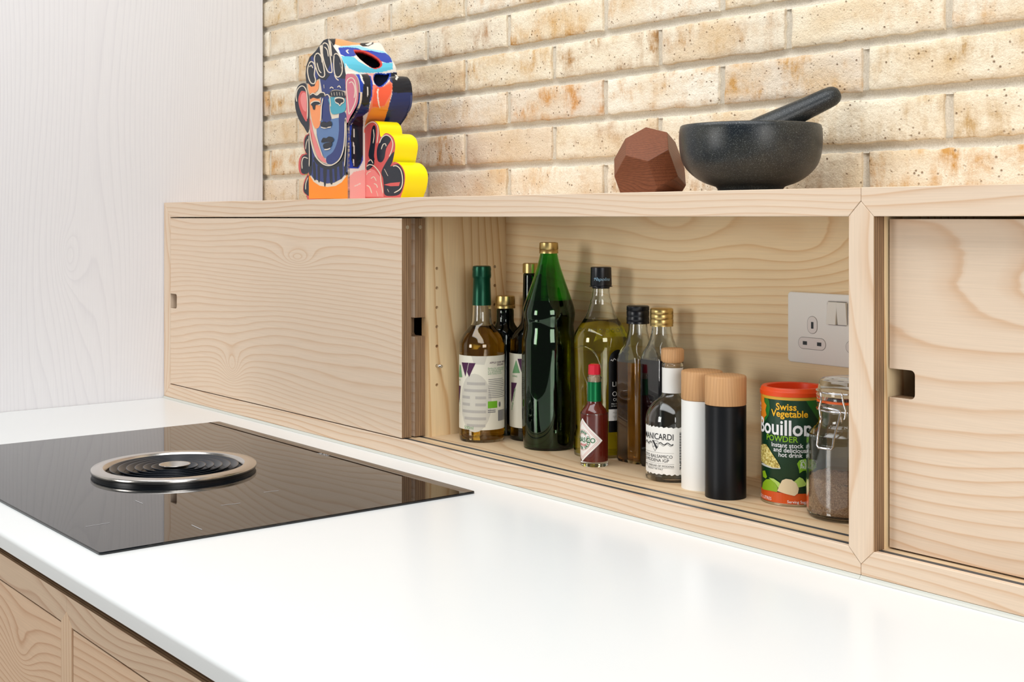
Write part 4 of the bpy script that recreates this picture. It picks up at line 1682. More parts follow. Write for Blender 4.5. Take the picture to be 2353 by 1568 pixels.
wire('neck_wire', circ(jz(330), R - 0.0120, -170, 190, 48))
wire('lid_wire', circ(jz(160), RL + 0.0012, -150, 150, 48))
wire('bail_side', [wp(645, 160, 0.003), wp(658, 200, 0.004), wp(662, 260, 0.006), wp(646, 330, 0.007), wp(652, 390, 0.008), wp(664, 438, 0.008)])
wire('bail_side', [wp(840, 180, 0.003), wp(856, 230, 0.004), wp(866, 290, 0.006), wp(886, 350, 0.007), wp(880, 410, 0.008), wp(868, 442, 0.008)])
lev = [wp(664, 420, 0.008), wp(648, 500, 0.011), wp(634, 600, 0.014), wp(624, 690, 0.016), wp(640, 712, 0.0165), wp(700, 718, 0.0165), wp(752, 722, 0.0165), wp(768, 700, 0.016), wp(776, 630, 0.014), wp(800, 530, 0.011), wp(824, 440, 0.008), wp(836, 380, 0.006), wp(822, 350, 0.004)]
wire('lever', lev, 0.0012)
wire('hinge_pin', [wp(660, 320, 0.006), wp(740, 336, 0.006), wp(830, 352, 0.005), wp(850, 470, 0.006)], 0.0012)

# ================================================================== things on top of the cupboards
# ---- painted ceramic head vase: a head outline carried back in depth, with a wider lobed slab behind the neck
VS = 3.5636            # measuring scale of the artwork sheet
YF, YM, YE, YL = 0.030, 0.0640, 0.1335, 0.1085
vbase = Vector((0.605, 0.07, ZT))
va = thing('head_vase', 'hand-painted ceramic vase shaped as a bearded head with ears', 'vase', vbase)


def art(x, y, yy=YF):
    p = on(600 + x / VS, 60 + y / VS, 1, yy)
    return (p.x - vbase.x, max(p.z - vbase.z, 0.0))


PAINT = {}


def paint(name, r, g, b):
    if name not in PAINT:
        PAINT[name] = mat('paint_' + name, rgb(r, g, b), 0.22, spec=0.5)
    return PAINT[name]


cream = paint('cream', 222, 206, 184)
night = paint('night', 24, 30, 42)
navy = paint('navy', 40, 54, 112)
steel = paint('steel', 92, 122, 166)
teal = paint('teal', 70, 158, 176)
peach = paint('peach', 240, 148, 92)
tang = paint('tangerine', 255, 138, 4)
rose = paint('rose', 206, 112, 128)
coral = paint('coral', 206, 84, 80)
blush = paint('blush', 228, 130, 126)
sun = paint('yellow', 252, 234, 8)
slate = paint('slate', 92, 118, 156)
mats_v = [cream, night, navy, steel, teal, peach, tang, rose, coral, blush, sun, slate]
CI = {m.name[6:]: i for i, m in enumerate(mats_v)}

HEAD = [(392, 1414), (390, 1210), (392, 1060), (398, 875), (355, 830), (320, 780), (291, 700), (279, 620), (286, 550), (306, 490), (340, 464), (374, 468),
        (367, 400), (372, 330), (400, 255), (450, 205), (480, 163), (515, 116), (548, 103), (575, 130), (600, 178), (650, 250), (680, 312), (695, 395),
        (735, 387), (775, 397), (802, 450), (811, 540), (803, 630), (773, 700), (743, 750), (711, 805), (708, 900), (710, 1414)]


def smooth_poly(pts, k=4, sharp=()):
    out = []
    n = len(pts)
    for i in range(n):
        p0, p1, p2, p3 = [Vector(pts[(i + j) % n]) for j in (-1, 0, 1, 2)]
        for q in range(k):
            t_ = q / k
            c = 0.5 * ((2 * p1) + (p2 - p0) * t_ + (2 * p0 - 5 * p1 + 4 * p2 - p3) * t_ * t_ + (3 * p1 - p0 - 3 * p2 + p3) * t_ ** 3)
            out.append((c.x, c.y))
    return out


def open_curve(pts, k=4):
    out = []
    n = len(pts)
    for i in range(n - 1):
        p0, p1, p2, p3 = [Vector(pts[max(0, min(n - 1, i + j))]) for j in (-1, 0, 1, 2)]
        for q in range(k):
            t_ = q / k
            c = 0.5 * ((2 * p1) + (p2 - p0) * t_ + (2 * p0 - 5 * p1 + 4 * p2 - p3) * t_ * t_ + (3 * p1 - p0 - 3 * p2 + p3) * t_ ** 3)
            out.append((c.x, c.y))
    out.append(tuple(pts[-1]))
    return out


def inside(px, py, poly):
    c = np.zeros(px.shape, bool)
    n = len(poly)
    for i in range(n):
        x0, y0 = poly[i]
        x1, y1 = poly[i - 1]
        if y0 == y1:
            continue
        m = ((y0 > py) != (y1 > py)) & (px < (x1 - x0) * (py - y0) / (y1 - y0) + x0)
        c ^= m
    return c


head = open_curve(HEAD, 3)
HP = [art(*p) for p in head]
# front plate of the head
b = MB()
b.prism(HP, YF - vbase.y, YF - vbase.y + 0.004, 0)
front = b.build('face_plate', mats_v, va)

# artwork on the face: flat shapes laid one over the other
_lay = [0]


def stroke(pts, w, k=4):
    P = [Vector(p) for p in (open_curve(pts, k) if len(pts) > 2 else pts)]
    L, R2 = [], []
    n = len(P)
    for i in range(n):
        d_ = P[min(i + 1, n - 1)] - P[max(i - 1, 0)]
        d_.normalize()
        q = Vector((-d_.y, d_.x)) * w / 2
        tp = 0.45 if i in (0, n - 1) else 1.0
        L.append(P[i] + q * tp)
        R2.append(P[i] - q * tp)
    return [tuple(p) for p in L] + [tuple(p) for p in R2[::-1]]


def daub(parent, name, colour, shapes, yy=YF, curve=True):
    """one painted motif = one object of thin slips of glaze"""
    _lay[0] += 1
    off = 0.00010 + 0.00006 * _lay[0]
    b = MB()
    for sh in shapes:
        pl = smooth_poly(sh, 3) if (curve and len(sh) < 26) else sh
        pp = [art(x, y, yy) for x, y in pl]
        a_ = sum(pp[i][0] * pp[(i + 1) % len(pp)][1] - pp[(i + 1) % len(pp)][0] * pp[i][1] for i in range(len(pp)))
        if a_ < 0:
            pp = pp[::-1]
        b.add([(p[0], yy - vbase.y - off, p[1]) for p in pp], [list(range(len(pp)))])
    return b.build(name, mats_v[CI[colour]], parent, recalc=False)


D = lambda *a, **k: daub(front, *a, **k)
D('neck_glaze', 'tangerine', [[(392, 1414), (391, 1212), (430, 1275), (480, 1308), (545, 1318), (610, 1310), (660, 1280), (709, 1215), (710, 1414)]], curve=False)
D('beard_glaze', 'navy', [[(392, 900), (440, 1060), (500, 1120), (560, 1140), (630, 1110), (690, 1000), (708, 850), (708, 1190), (660, 1250), (600, 1282), (540, 1290), (480, 1270), (430, 1250), (390, 1195)]], curve=False)
D('beard_strand', 'night', [[(392, 880), (402, 900), (420, 1090), (415, 1200), (392, 1205)], [(425, 1120), (445, 1130), (450, 1250), (432, 1250)], [(462, 1150), (482, 1155), (482, 1268), (468, 1268)],
                            [(510, 1160), (540, 1160), (530, 1300), (516, 1300)], [(560, 1160), (580, 1158), (586, 1286), (566, 1282)], [(600, 1150), (620, 1145), (622, 1255), (606, 1268)], [(640, 1120), (664, 1100), (668, 1230), (648, 1245)], [(680, 1060), (700, 1000), (698, 1200), (684, 1210)]])
D('chin_shade', 'night', [stroke([(436, 1075), (475, 1128), (530, 1157), (590, 1154), (640, 1125), (680, 1065), (701, 980)], 30)], curve=False)
D('face_glaze', 'steel', [[(455, 850), (500, 770), (590, 760), (650, 760), (640, 880), (610, 1000), (560, 1060), (520, 1080), (480, 980)]])
D('cheek_glaze', 'blush', [[(398, 760), (412, 780), (425, 850), (450, 930), (480, 1010), (510, 1070), (540, 1110), (520, 1118), (470, 1080), (435, 990), (408, 890)]])
D('jaw_glaze', 'navy', [[(640, 720), (680, 700), (700, 740), (698, 880), (685, 990), (650, 1070), (600, 1125), (550, 1130), (535, 1105), (540, 1070), (590, 1030), (625, 950), (640, 850)]])
D('forehead_glaze', 'navy', [[(498, 400), (695, 400), (692, 500), (690, 530), (600, 520), (560, 560), (562, 690), (575, 770), (508, 790), (490, 640), (500, 540)]])
D('temple_glaze', 'peach', [[(388, 470), (425, 495), (470, 440), (472, 510), (445, 545), (400, 560)]])
D('cheekbone_glaze', 'peach', [[(404, 600), (484, 600), (490, 700), (492, 770), (475, 830), (440, 832), (412, 740)]])
D('eye_shadow_glaze', 'teal', [[(562, 585), (690, 590), (692, 690), (640, 716), (582, 718), (566, 650)]])
D('hair_glaze', 'night', [[(374, 468), (367, 400), (372, 330), (400, 255), (450, 205), (480, 163), (515, 116), (548, 103), (575, 130), (600, 178), (650, 250), (680, 312), (695, 395), (694, 432), (650, 428), (610, 400), (570, 395), (530, 445), (480, 430), (455, 440), (440, 492), (412, 496), (390, 470)]], curve=False)
D('hair_tint', 'navy', [[(410, 262), (432, 255), (455, 360), (470, 420), (450, 430), (430, 330)], [(545, 380), (580, 300), (600, 330), (610, 400)]])
D('hair_highlight', 'cream', [[(482, 165), (500, 150), (515, 280), (500, 300)], [(552, 110), (575, 130), (586, 250), (574, 240)]], curve=False)
curls = [[(395, 310), (410, 292), (432, 300), (445, 340), (440, 400), (450, 440), (440, 470), (412, 465), (392, 420), (384, 360)],
         [(448, 235), (468, 222), (492, 245), (510, 300), (525, 400), (500, 418), (470, 390), (450, 330), (440, 270)],
         [(508, 150), (525, 138), (550, 155), (565, 220), (585, 360), (575, 380), (550, 370), (525, 310), (506, 220)],
         [(602, 235), (620, 225), (645, 245), (665, 300), (668, 370), (650, 410), (622, 416), (604, 380), (598, 300)]]
D('curl_line', 'cream', [stroke(open_curve(c + [c[0]], 3), 9, 1) for c in curls], curve=False)
D('curl_fleck', 'cream', [stroke([(400, 335), (415, 322), (428, 345)], 8), stroke([(462, 300), (478, 360), (498, 385)], 8), stroke([(522, 170), (545, 195), (555, 250)], 8), stroke([(605, 400), (620, 430), (640, 445)], 9), stroke([(518, 480), (520, 510)], 9), stroke([(660, 330), (665, 360), (650, 300)], 5)], curve=False)
D('brow', 'night', [[(402, 560), (430, 548), (460, 562), (490, 546), (525, 545), (528, 575), (495, 580), (465, 595), (430, 585), (405, 598)]])
D('brow_line', 'cream', [stroke([(405, 566), (430, 550), (460, 566), (490, 545), (522, 548), (528, 575)], 8), stroke([(525, 575), (545, 560), (562, 575), (570, 610), (574, 660)], 8)], curve=False)
D('lash_band', 'night', [[(570, 545), (600, 528), (650, 530), (690, 548), (694, 590), (650, 578), (600, 580), (568, 572)]])
D('lash', 'cream', [stroke([(580 + i * 22, 540 + abs(i - 2) * 2), (584 + i * 22, 570)], 7) for i in range(6)] + [stroke([(568, 512), (582, 500), (598, 512)], 8), stroke([(630, 502), (645, 490), (658, 508)], 8)], curve=False)
D('eye_white', 'cream', [[(410, 630), (440, 612), (480, 614), (494, 640), (480, 650), (450, 640), (420, 650)], [(608, 590), (640, 582), (684, 592), (686, 625), (665, 640), (650, 656), (636, 640), (614, 628)]])
D('eye', 'night', [[(414, 640), (440, 620), (478, 622), (490, 638), (468, 645), (450, 648), (446, 682), (432, 682), (424, 656)], [(612, 602), (640, 592), (676, 600), (680, 622), (660, 630), (650, 646), (640, 632), (618, 622)]])
D('nose_line', 'cream', [stroke([(512, 590), (500, 660), (496, 740), (490, 780)], 9), stroke([(494, 826), (520, 836), (545, 832), (580, 826)], 8)], curve=False)
D('nostrils', 'night', [[(496, 790), (520, 782), (540, 790), (565, 780), (582, 785), (584, 815), (560, 822), (540, 834), (515, 826), (494, 822)]])
D('lips', 'night', [[(500, 940), (515, 915), (540, 918), (560, 905), (590, 912), (602, 935), (580, 955), (550, 948), (505, 955)], [(515, 970), (550, 955), (585, 958), (580, 985), (550, 1000), (520, 1002)]])
D('lip_light', 'cream', [stroke([(524, 1012), (550, 1010), (575, 1000)], 9)], curve=False)
D('jaw_line', 'cream', [stroke([(402, 850), (420, 960), (450, 1060), (500, 1120), (550, 1142), (600, 1132), (650, 1090), (680, 1010), (692, 900), (694, 770)], 9), stroke([(694, 770), (702, 760), (704, 900), (696, 1060), (688, 1150)], 7), stroke([(398, 900), (402, 1050), (400, 1150)], 7), stroke([(450, 880), (480, 980), (510, 1070)], 6)], curve=False)
# ears
D('ear_edge', 'night', [[(374, 474), (340, 470), (308, 494), (290, 550), (283, 620), (294, 700), (322, 775), (357, 826), (396, 868), (396, 600), (380, 520)]])
D('ear_inner', 'coral', [[(330, 540), (352, 532), (378, 550), (382, 640), (382, 780), (350, 740), (322, 670), (312, 600)]])
D('ear_blush', 'blush', [[(338, 560), (356, 545), (376, 560), (380, 640), (376, 700), (350, 680), (330, 610)]])
D('ear_line', 'cream', [stroke([(300, 620), (294, 570), (306, 520), (335, 492), (362, 500), (380, 540), (388, 640), (386, 760)], 8)], curve=False)
D('ear_glaze', 'rose', [[(700, 408), (735, 392), (772, 402), (797, 450), (806, 540), (798, 628), (768, 696), (738, 746), (714, 795), (706, 700), (702, 550)]])
D('ear_scroll', 'cream', [stroke([(726, 725), (718, 620), (708, 520), (712, 450), (745, 424), (775, 450), (788, 540), (780, 620), (750, 690), (726, 725)], 8), stroke([(728, 468), (752, 458), (772, 490), (778, 540), (770, 590)], 8)], curve=False)

# walls of the head: the outline carried back, with two real openings and hand-painted glaze
CO = {'white': (228, 222, 212), 'night': (20, 26, 38), 'navy': (34, 48, 100), 'cobalt': (22, 62, 168), 'cyan': (92, 190, 216), 'sky': (150, 212, 232), 'orange': (240, 160, 104),
      'tomato': (240, 96, 66), 'coral': (236, 132, 108), 'amber': (238, 142, 66), 'pink': (240, 170, 164), 'red': (196, 52, 44), 'blue': (30, 56, 132)}
SIDE = [
    ('white', [(540, 90), (1200, 90), (1200, 430), (540, 430)]),
    ('night', [(545, 95), (612, 98), (606, 150), (590, 160)]),
    ('orange', [(612, 96), (950, 98), (975, 130), (930, 135), (860, 150), (740, 155), (690, 172), (640, 160), (606, 150)]),
    ('night', [(805, 150), (820, 125), (860, 100), (905, 98), (925, 115), (920, 145), (880, 165), (835, 168)]),
    ('white', [(850, 150), (880, 142), (900, 118), (912, 122), (905, 145), (875, 160)]),
    ('sky', [(640, 165), (700, 160), (800, 160), (880, 185), (1000, 205), (1060, 245), (1078, 300), (1000, 280), (800, 215), (660, 190)]),
    ('cobalt', [(630, 178), (700, 172), (790, 180), (830, 200), (900, 200), (960, 215), (1020, 222), (1058, 250), (1075, 296), (1030, 302), (985, 290), (930, 240), (830, 208), (760, 248), (690, 250), (650, 230)]),
    ('white', [(694, 205), (708, 190), (722, 192), (708, 206), (720, 226), (706, 222)]),
    ('cyan', [(660, 245), (760, 252), (800, 290), (900, 345), (960, 340), (990, 300), (1078, 302), (1078, 355), (1000, 375), (900, 384), (800, 380), (720, 345), (680, 290)]),
    ('cyan', [(655, 240), (668, 252), (692, 320), (690, 350), (672, 300)]),
    ('pink', [(840, 385), (960, 392), (920, 420), (915, 470), (890, 420), (860, 395)]),
    ('cobalt', [(770, 395), (860, 392), (900, 410), (915, 480), (905, 600), (860, 680), (780, 730), (700, 860), (705, 820), (770, 700), (800, 630), (810, 540), (800, 450)]),
    ('navy', [(815, 600), (900, 560), (880, 700), (830, 740), (740, 800), (712, 860), (712, 810), (770, 712), (800, 640)]),
    ('night', [(800, 395), (870, 392), (895, 420), (900, 560), (880, 640), (840, 660), (815, 620), (835, 520), (838, 450)]),
    ('white', [(806, 392), (822, 400), (846, 470), (838, 476), (815, 430)]),
    ('white', [(868, 500), (878, 502), (878, 560), (868, 585)]),
    ('coral', [(915, 480), (1000, 495), (1078, 430), (1075, 520), (1050, 640), (1005, 790), (840, 880), (850, 800), (880, 700), (905, 600)]),
    ('tomato', [(935, 505), (1000, 500), (1060, 465), (1076, 500), (1058, 560), (1010, 650), (960, 665), (912, 660), (915, 590)]),
    ('amber', [(912, 670), (1005, 660), (1055, 590), (1040, 680), (1005, 790), (850, 810), (870, 740)]),
    ('white', [(948, 515), (962, 512), (962, 590), (976, 682), (962, 650), (950, 590)]),
    ('navy', [(1052, 450), (1060, 380), (1180, 380), (1260, 400), (1260, 580), (1150, 830), (1005, 790), (1040, 680), (1072, 560), (1078, 470)]),
    ('night', [(1056, 385), (1150, 380), (1250, 410), (1250, 545), (1120, 548), (1075, 540), (1075, 450)]),
    ('white', [(1094, 398), (1112, 400), (1124, 420), (1110, 442), (1098, 436), (1108, 418)]),
    ('cobalt', [(706, 850), (770, 770), (835, 740), (836, 1100), (800, 1165), (712, 1165)]),
    ('night', [(735, 900), (745, 800), (780, 745), (835, 735), (832, 1060), (815, 1130), (790, 1160), (755, 1155), (738, 1090)]),
    ('white', [(754, 840), (764, 842), (764, 910), (755, 912)]),
    ('white', [(752, 950), (762, 955), (768, 1050), (758, 1050)]),
    ('white', [(754, 1090), (763, 1092), (763, 1145), (755, 1145)]),
    ('white', [(708, 1165), (800, 1165), (830, 1110), (842, 1060), (852, 1180), (708, 1240)]),
    ('pink', [(708, 1245), (760, 1195), (850, 1175), (856, 1420), (708, 1420)]),
    ('white', [(762, 1310), (815, 1284), (818, 1292), (765, 1315)]),
]
HOLE1 = [(762, 208), (790, 204), (850, 212), (910, 238), (960, 272), (982, 305), (975, 330), (945, 345), (905, 342), (850, 305), (800, 262)]
HOLE2 = [(918, 430), (925, 402), (955, 390), (1010, 396), (1054, 392), (1040, 440), (1000, 485), (965, 498), (930, 470)]
SPLIT0 = [i for i, p in enumerate(head) if p == (548, 103)][0]
prof_r = HP[SPLIT0 - 3 * 6:]          # crown and everything down the right-hand side
# refine along the outline
fine = []
for i in range(len(prof_r) - 1):
    a_, c_ = Vector(prof_r[i]), Vector(prof_r[i + 1])
    k_ = max(1, int((c_ - a_).length / 0.0011))
    for q in range(k_):
        fine.append(tuple(a_.lerp(c_, q / k_)))
fine.append(prof_r[-1])
NP, ND = len(fine), 95
X_ = np.zeros((NP, ND + 1, 3))
for i, (x_, z_) in enumerate(fine):
    for j in range(ND + 1):
        q = j / ND
        yy = YF + (YE - YF) * q
        wob = 0.0022 * math.sin(q * 7.5 + 0.6) * min(1, z_ / 0.2) * (1 - math.exp(-6 * q))
        X_[i, j] = (x_, yy, z_ + wob * (1 if z_ > 0.15 else 0))
Wp = X_ + np.array([vbase.x, 0, vbase.z])
rel = Wp - np.array(CAM)
dep = rel @ np.array(FWD)
PU = CX + FPX * (rel @ np.array(RGT)) / dep
PV = HOR - FPX * rel[:, :, 2] / dep
ax_, ay_ = (PU - 600) * VS, (PV - 60) * VS
colr = np.ones((NP, ND + 1, 4))
colr[..., :3] = [lin(c) for c in CO['white']]
for cname, poly in SIDE:
    m_ = inside(ax_, ay_, poly)
    colr[m_, :3] = [lin(c) for c in CO[cname]]
h1, h2 = smooth_poly(HOLE1, 4), smooth_poly(HOLE2, 4)
big1 = [(870 + (x - 870) * 1.05 + 4, 275 + (y - 275) * 1.12 - 4) for x, y in h1]
holem = inside(ax_, ay_, h1) | inside(ax_, ay_, h2)
for hp, cn in ((h1, 'red'), (h2, 'cobalt')):
    c0x, c0y = sum(p[0] for p in hp) / len(hp), sum(p[1] for p in hp) / len(hp)
    m_ = inside(ax_, ay_, [(c0x + (x - c0x) * 1.07 + 3, c0y + (y - c0y) * 1.10 - 3) for x, y in hp])
    colr[m_, :3] = [lin(c) for c in CO[cn]]
# the outline turns its back to the camera left of the crown: keep holes to the wall that faces right
nf = np.zeros((NP,), bool)
for i in range(NP):
    j = min(i + 1, NP - 1)
    k_ = max(i - 1, 0)
    tx, tz = fine[j][0] - fine[k_][0], fine[j][1] - fine[k_][1]
    nf[i] = (-tz) > -0.2 * abs(tx)
holem &= nf[:, None]
idx = np.arange(NP * (ND + 1)).reshape(NP, ND + 1)
faces = []
for i in range(NP - 1):
    for j in range(ND):
        if holem[i, j] and holem[i + 1, j] and holem[i, j + 1] and holem[i + 1, j + 1]:
            continue
        faces.append((idx[i, j], idx[i + 1, j], idx[i + 1, j + 1], idx[i, j + 1]))
P_ = X_.copy()
P_[..., 1] -= vbase.y
me = bpy.data.meshes.new('painted_wall')
me.from_pydata([tuple(p) for p in P_.reshape(-1, 3)], [], [tuple(int(v) for v in f) for f in faces])
ca_ = me.color_attributes.new('glaze', 'FLOAT_COLOR', 'POINT')
ca_.data.foreach_set('color', colr.reshape(-1).astype(np.float32))
bm = bmesh.new()
bm.from_mesh(me)
bmesh.ops.delete(bm, geom=[v for v in bm.verts if not v.link_faces], context='VERTS')
bm.to_mesh(me)
bm.free()
for p in me.polygons:
    p.use_smooth = True
m_gl = mat('painted_glaze', rgb(228, 222, 212), 0.18, spec=0.5)
tg = NT(m_gl)
at = tg.add('ShaderNodeVertexColor')
at.layer_name = 'glaze'
tg.link(at.outputs['Color'], tg.b.inputs['Base Color'])
m_in = mat('raw_clay', rgb(120, 108, 100), 0.8)
m_rim = mat('paint_rim', rgb(196, 52, 44), 0.3)
me.materials.append(m_gl)
me.materials.append(m_in)
me.materials.append(m_rim)
wl = bpy.data.objects.new('painted_wall', me)
COL.objects.link(wl)
wl.parent = va
so = wl.modifiers.new('thickness', 'SOLIDIFY')
so.thickness = 0.0045
so.offset = -1.0
so.material_offset = 1
so.material_offset_rim = 0
# the left wall (seen only edge-on) and the back plate
b = MB()
left = HP[:SPLIT0 - 3 * 6 + 1]
vv = [(x_, YF - vbase.y, z_) for x_, z_ in left] + [(x_, YE - vbase.y, z_) for x_, z_ in left]
n = len(left)
b.add(vv, [(i, i + 1, n + i + 1, n + i) for i in range(n - 1)], 0, True)
b.build('side_wall', slate, va, recalc=False)
b = MB()
b.prism(HP, YE - vbase.y - 0.004, YE - vbase.y, 0)
b.build('closing_plate', mat('back_glaze', rgb(60, 70, 110), 0.3), va)

# the lobed slab behind the neck
LOBES = [(835, 1405), (1000, 1402), (1012, 1392), (1090, 1400), (1140, 1388), (1168, 1325), (1180, 1235), (1166, 1172), (1132, 1128), (1092, 1112), (1078, 1118),
         (1090, 1050), (1099, 980), (1086, 920), (1052, 885), (1016, 878), (986, 908), (975, 895), (970, 855), (958, 808), (925, 777), (880, 790), (850, 822), (836, 862), (760, 880),
         (420, 880), (385, 885), (362, 898), (349, 940), (351, 1000), (364, 1044), (336, 1050), (311, 1090), (306, 1160), (318, 1205), (345, 1221), (384, 1204), (360, 1250), (346, 1300), (345, 1355), (370, 1384), (400, 1400)]
LOBC = open_curve(LOBES, 3)
LP = [art(x, y, YM) for x, y in LOBC]
LP = [(p[0], 0.0) if LOBC[i][1] > 1386 else p for i, p in enumerate(LP)]
b = MB()
pl = LP
b.prism(pl, YM - vbase.y, YL - vbase.y, CI['coral'], CI['yellow'], smooth=True)
# walls that look left are slate blue
lob = b.build('lobed_slab', mats_v, va)
lob.data.set_sharp_from_angle(angle=math.radians(45))
for p in lob.data.polygons:
    if p.normal.x < -0.15 and abs(p.normal.y) < 0.5:
        p.material_index = CI['slate']
L_ = lambda *a, **k: daub(lob, *a, yy=YM, **k)
_lay[0] = 0
L_('shoulder_glaze', 'blush', [[(842, 1400), (842, 1180), (870, 1160), (930, 1180), (980, 1240), (1000, 1330), (1004, 1400)]], curve=False)
L_('leaf_vein', 'night', [[(905, 850), (925, 812), (940, 840), (938, 930), (925, 1060), (930, 1095), (905, 1100), (880, 1060), (895, 960)], [(880, 1110), (925, 1100), (920, 1140), (880, 1180), (862, 1170)],
                          [(985, 930), (1015, 895), (1055, 905), (1060, 940), (1025, 1000), (1010, 1080), (985, 1115), (955, 1100), (948, 1020), (965, 960)],
                          [(1010, 1140), (1060, 1060), (1090, 1030), (1075, 1110), (1060, 1150), (1120, 1130), (1160, 1180), (1172, 1250), (1158, 1330), (1130, 1380), (1060, 1392), (1012, 1380), (1005, 1320), (1000, 1250), (985, 1200)]])
L_('leaf_flash', 'coral', [[(1005, 1300), (1060, 1285), (1140, 1278), (1130, 1310), (1060, 1312)]], curve=False)
L_('leaf_line', 'cream', [stroke([(838, 850), (870, 805), (915, 785), (950, 810), (960, 870), (950, 960)], 8), stroke([(970, 960), (990, 915), (1025, 893), (1060, 912), (1080, 960), (1070, 1020), (1050, 1070)], 8),
                          stroke([(920, 845), (926, 900), (918, 960)], 7), stroke([(985, 1010), (1000, 970), (1020, 965), (1025, 985)], 7), stroke([(1080, 1148), (1110, 1145), (1145, 1180), (1160, 1260), (1145, 1330), (1090, 1366)], 8),
                          stroke([(865, 1150), (890, 1135), (930, 1150), (975, 1210), (985, 1280), (1000, 1370)], 8), stroke([(880, 1110), (900, 1095), (918, 1125)], 7), stroke([(1010, 1170), (1040, 1228)], 8),
                          stroke([(900, 1250), (925, 1235), (945, 1270)], 7), stroke([(865, 1305), (890, 1320), (908, 1370)], 9), stroke([(925, 1290), (945, 1300), (955, 1325)], 8), stroke([(865, 1220), (875, 1200), (900, 1190)], 6), stroke([(945, 1350), (960, 1395)], 8), stroke([(1035, 1335), (1048, 1360)], 8)], curve=False)
L_('curl_glaze', 'night', [[(392, 900), (370, 905), (356, 945), (358, 1000), (372, 1040), (394, 1045)], [(392, 1060), (345, 1062), (328, 1100), (326, 1170), (340, 1208), (392, 1195)], [(392, 1225), (368, 1260), (353, 1300), (350, 1350), (372, 1378), (394, 1380)]])
L_('curl_rim', 'cream', [stroke([(338, 1170), (336, 1110), (352, 1075), (385, 1085)], 8), stroke([(366, 1010), (372, 960), (384, 925)], 7), stroke([(366, 1340), (368, 1290), (385, 1240)], 7)], curve=False)

# ---- turned wooden solid: eight hexagons and six squares
A1 = Vector((13.23729, -35.21631, 10.08570))
A2 = Vector((43.78343, 16.66913, 2.55737))
r3 = A1.normalized().cross(A2.normalized()).normalized() * 42.9
cu, cv = 1493.04, 395.84
ypos = 0.105
ctr = on(cu, cv, 1, ypos)
kk = (ctr - CAM).dot(FWD) / FPX
verts = []
import itertools
for a_, b_, c_ in set(itertools.permutations((0, 1, 2))):
    for s1 in (-1, 1):
        for s2 in (-1, 1):
            v = [a_, b_, c_]
            nz = [i for i in range(3) if v[i] != 0]
            v[nz[0]] *= s1
            v[nz[1]] *= s2
            verts.append(Vector(v))
pts3 = []
for v in verts:
    q = RGT * (A1.dot(v) * kk) + Vector((0, 0, 1)) * (A2.dot(v) * kk) - FWD * (r3.dot(v) * kk)
    pts3.append(q)
zmin = ZT - ctr.z
bm = bmesh.new()
for q in pts3:
    bm.verts.new(q)
hull = bmesh.ops.convex_hull(bm, input=bm.verts)
bmesh.ops.delete(bm, geom=[v for v in bm.verts if not v.link_faces], context='VERTS')
bmesh.ops.bisect_plane(bm, geom=bm.verts[:] + bm.edges[:] + bm.faces[:], plane_co=(0, 0, zmin + 0.0001), plane_no=(0, 0, -1), clear_outer=True)
bmesh.ops.holes_fill(bm, edges=[e for e in bm.edges if e.is_boundary], sides=0)
bmesh.ops.dissolve_limit(bm, angle_limit=math.radians(4), verts=bm.verts[:], edges=bm.edges[:])
zlow = min(v.co.z for v in bm.verts)
bmesh.ops.recalc_face_normals(bm, faces=bm.faces)
for v in bm.verts:
    v.co.z -= zlow
me = bpy.data.meshes.new('wooden_polyhedron')
bm.to_mesh(me)
bm.free()
M_walnut = wood('red_hardwood', rgb(124, 72, 46), rgb(84, 43, 26), along='x', across='z', seed=6.0, rings=330, warp=30, long=6.0, wide=14, contrast=0.6, fibre=0.22, rough=0.4)
me.materials.append(M_walnut)
wp_ = bpy.data.objects.new('wooden_polyhedron', me)
COL.objects.link(wp_)
wp_.location = (ctr.x, ctr.y, ZT)
bevel(wp_, 0.0006, 1)
tag(wp_, 'reddish-brown faceted wooden block leaning next to the stone mortar', 'ornament')

# ---- mortar and pestle
def granite():
    m = mat('dark_granite', rgb(30, 36, 40), 0.34, spec=0.45)
    t_ = NT(m)
    tc = t_.add('ShaderNodeTexCoord')
    n1 = t_.noise(tc.outputs['Object'], 900.0, 2.0, 0.7)
    n2 = t_.noise(tc.outputs['Object'], 22.0, 3.0, 0.6)
    c = t_.ramp(n2, [(0.35, rgb(22, 29, 35)), (0.65, rgb(48, 49, 46))])
    sp_ = t_.ramp(n1, [(0.56, (0, 0, 0, 1)), (0.72, (1, 1, 1, 1))])
    c = t_.mix(t_.math('MULTIPLY', sp_, 0.5), c, rgb(140, 146, 146))
    dk = t_.ramp(n1, [(0.30, (1, 1, 1, 1)), (0.42, (0, 0, 0, 1))])
    c = t_.mix(t_.math('MULTIPLY', dk, 0.6), c, rgb(12, 16, 20))
    t_.link(c, t_.b.inputs['Base Color'])
    t_.bump(n1, 0.12, 0.0006)
    return m


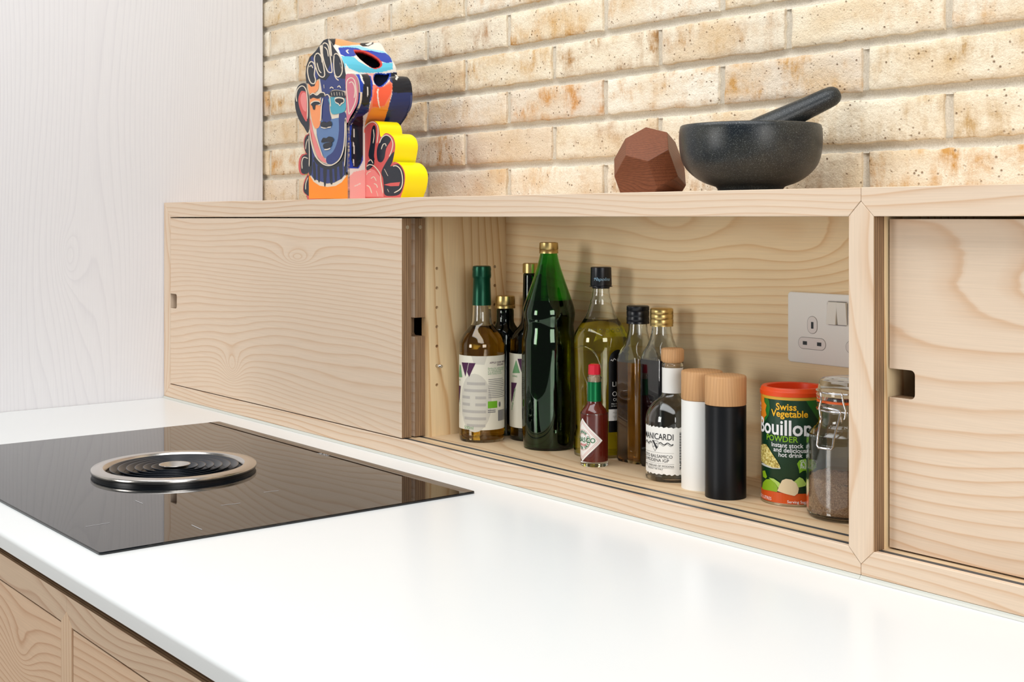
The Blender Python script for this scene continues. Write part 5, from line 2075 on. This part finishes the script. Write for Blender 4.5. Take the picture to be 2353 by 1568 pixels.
M_gran = granite()
SCM = 4.0569
mc = on(1723.9, 440, 1, 0.112)
d_m = (Vector((mc.x, mc.y, 0)) - CAM).dot(FWD)
km = d_m / FPX
mzz = lambda y: CAM.z + (HOR - (180 + y / SCM)) * km - ZT
rad = lambda h: h / SCM * km
prof = [(rad(300), 0.0), (rad(302), 0.004), (rad(318), mzz(1012)), (rad(400), mzz(985)), (rad(480), mzz(945)), (rad(560), mzz(880)), (rad(615), mzz(810)), (rad(648), mzz(710)), (rad(660), mzz(580)), (rad(656), mzz(480)), (rad(648), mzz(448)), (rad(636), mzz(440))]
prof = dense(prof, 0.004)
inner = [(rad(600), mzz(444)), (rad(585), mzz(480)), (rad(560), mzz(640)), (rad(470), mzz(800)), (rad(300), mzz(890)), (0.0002, mzz(915))]
b = MB()
b.lathe([(0.0002, 0.0)] + prof + dense(inner, 0.005), 84, cap=False)
mt = b.build('mortar_bowl', M_gran, None, (mc.x, mc.y, ZT))
mt.data.set_sharp_from_angle(angle=math.radians(55))
tag(mt, 'speckled dark granite mortar bowl on a small foot', 'mortar')
# pestle leaning over the rim
p1 = on(1380 + 2150 / SCM, 180 + 165 / SCM, 1, 0.112)
dirn = Vector((p1.x - mc.x, 0, 0))
e_r = RGT
tip_off = (2160 - 1395) / SCM * km
p_end = Vector((mc.x, mc.y, 0)) + e_r * tip_off + Vector((0, 0, ZT + mzz(165)))
p_low = Vector((mc.x, mc.y, 0)) + e_r * ((1330 - 1395) / SCM * km) + Vector((0, 0, ZT + mzz(560)))
ax = (p_end - p_low)
L0 = ax.length
ax.normalize()
b = MB()
pp, rr = [], []
for s_, r_ in ((-0.012, 0.004), (-0.009, 0.0105), (-0.003, 0.0152), (0.004, 0.0168), (0.03, 0.0162), (0.06, 0.0148), (0.085, 0.0136), (L0 - 0.008, 0.0128), (L0, 0.0122), (L0 + 0.005, 0.0104), (L0 + 0.0085, 0.0072), (L0 + 0.0100, 0.0028)):
    pp.append(p_low + ax * s_)
    rr.append(r_)
b.tube([p - Vector((p_low.x, p_low.y, ZT)) for p in pp], rr, 28)
pe = b.build('pestle', M_gran, None, (p_low.x, p_low.y, ZT))
pe.data.set_sharp_from_angle(angle=math.radians(55))
tag(pe, 'dark granite pestle resting inside the mortar, handle leaning out', 'pestle')
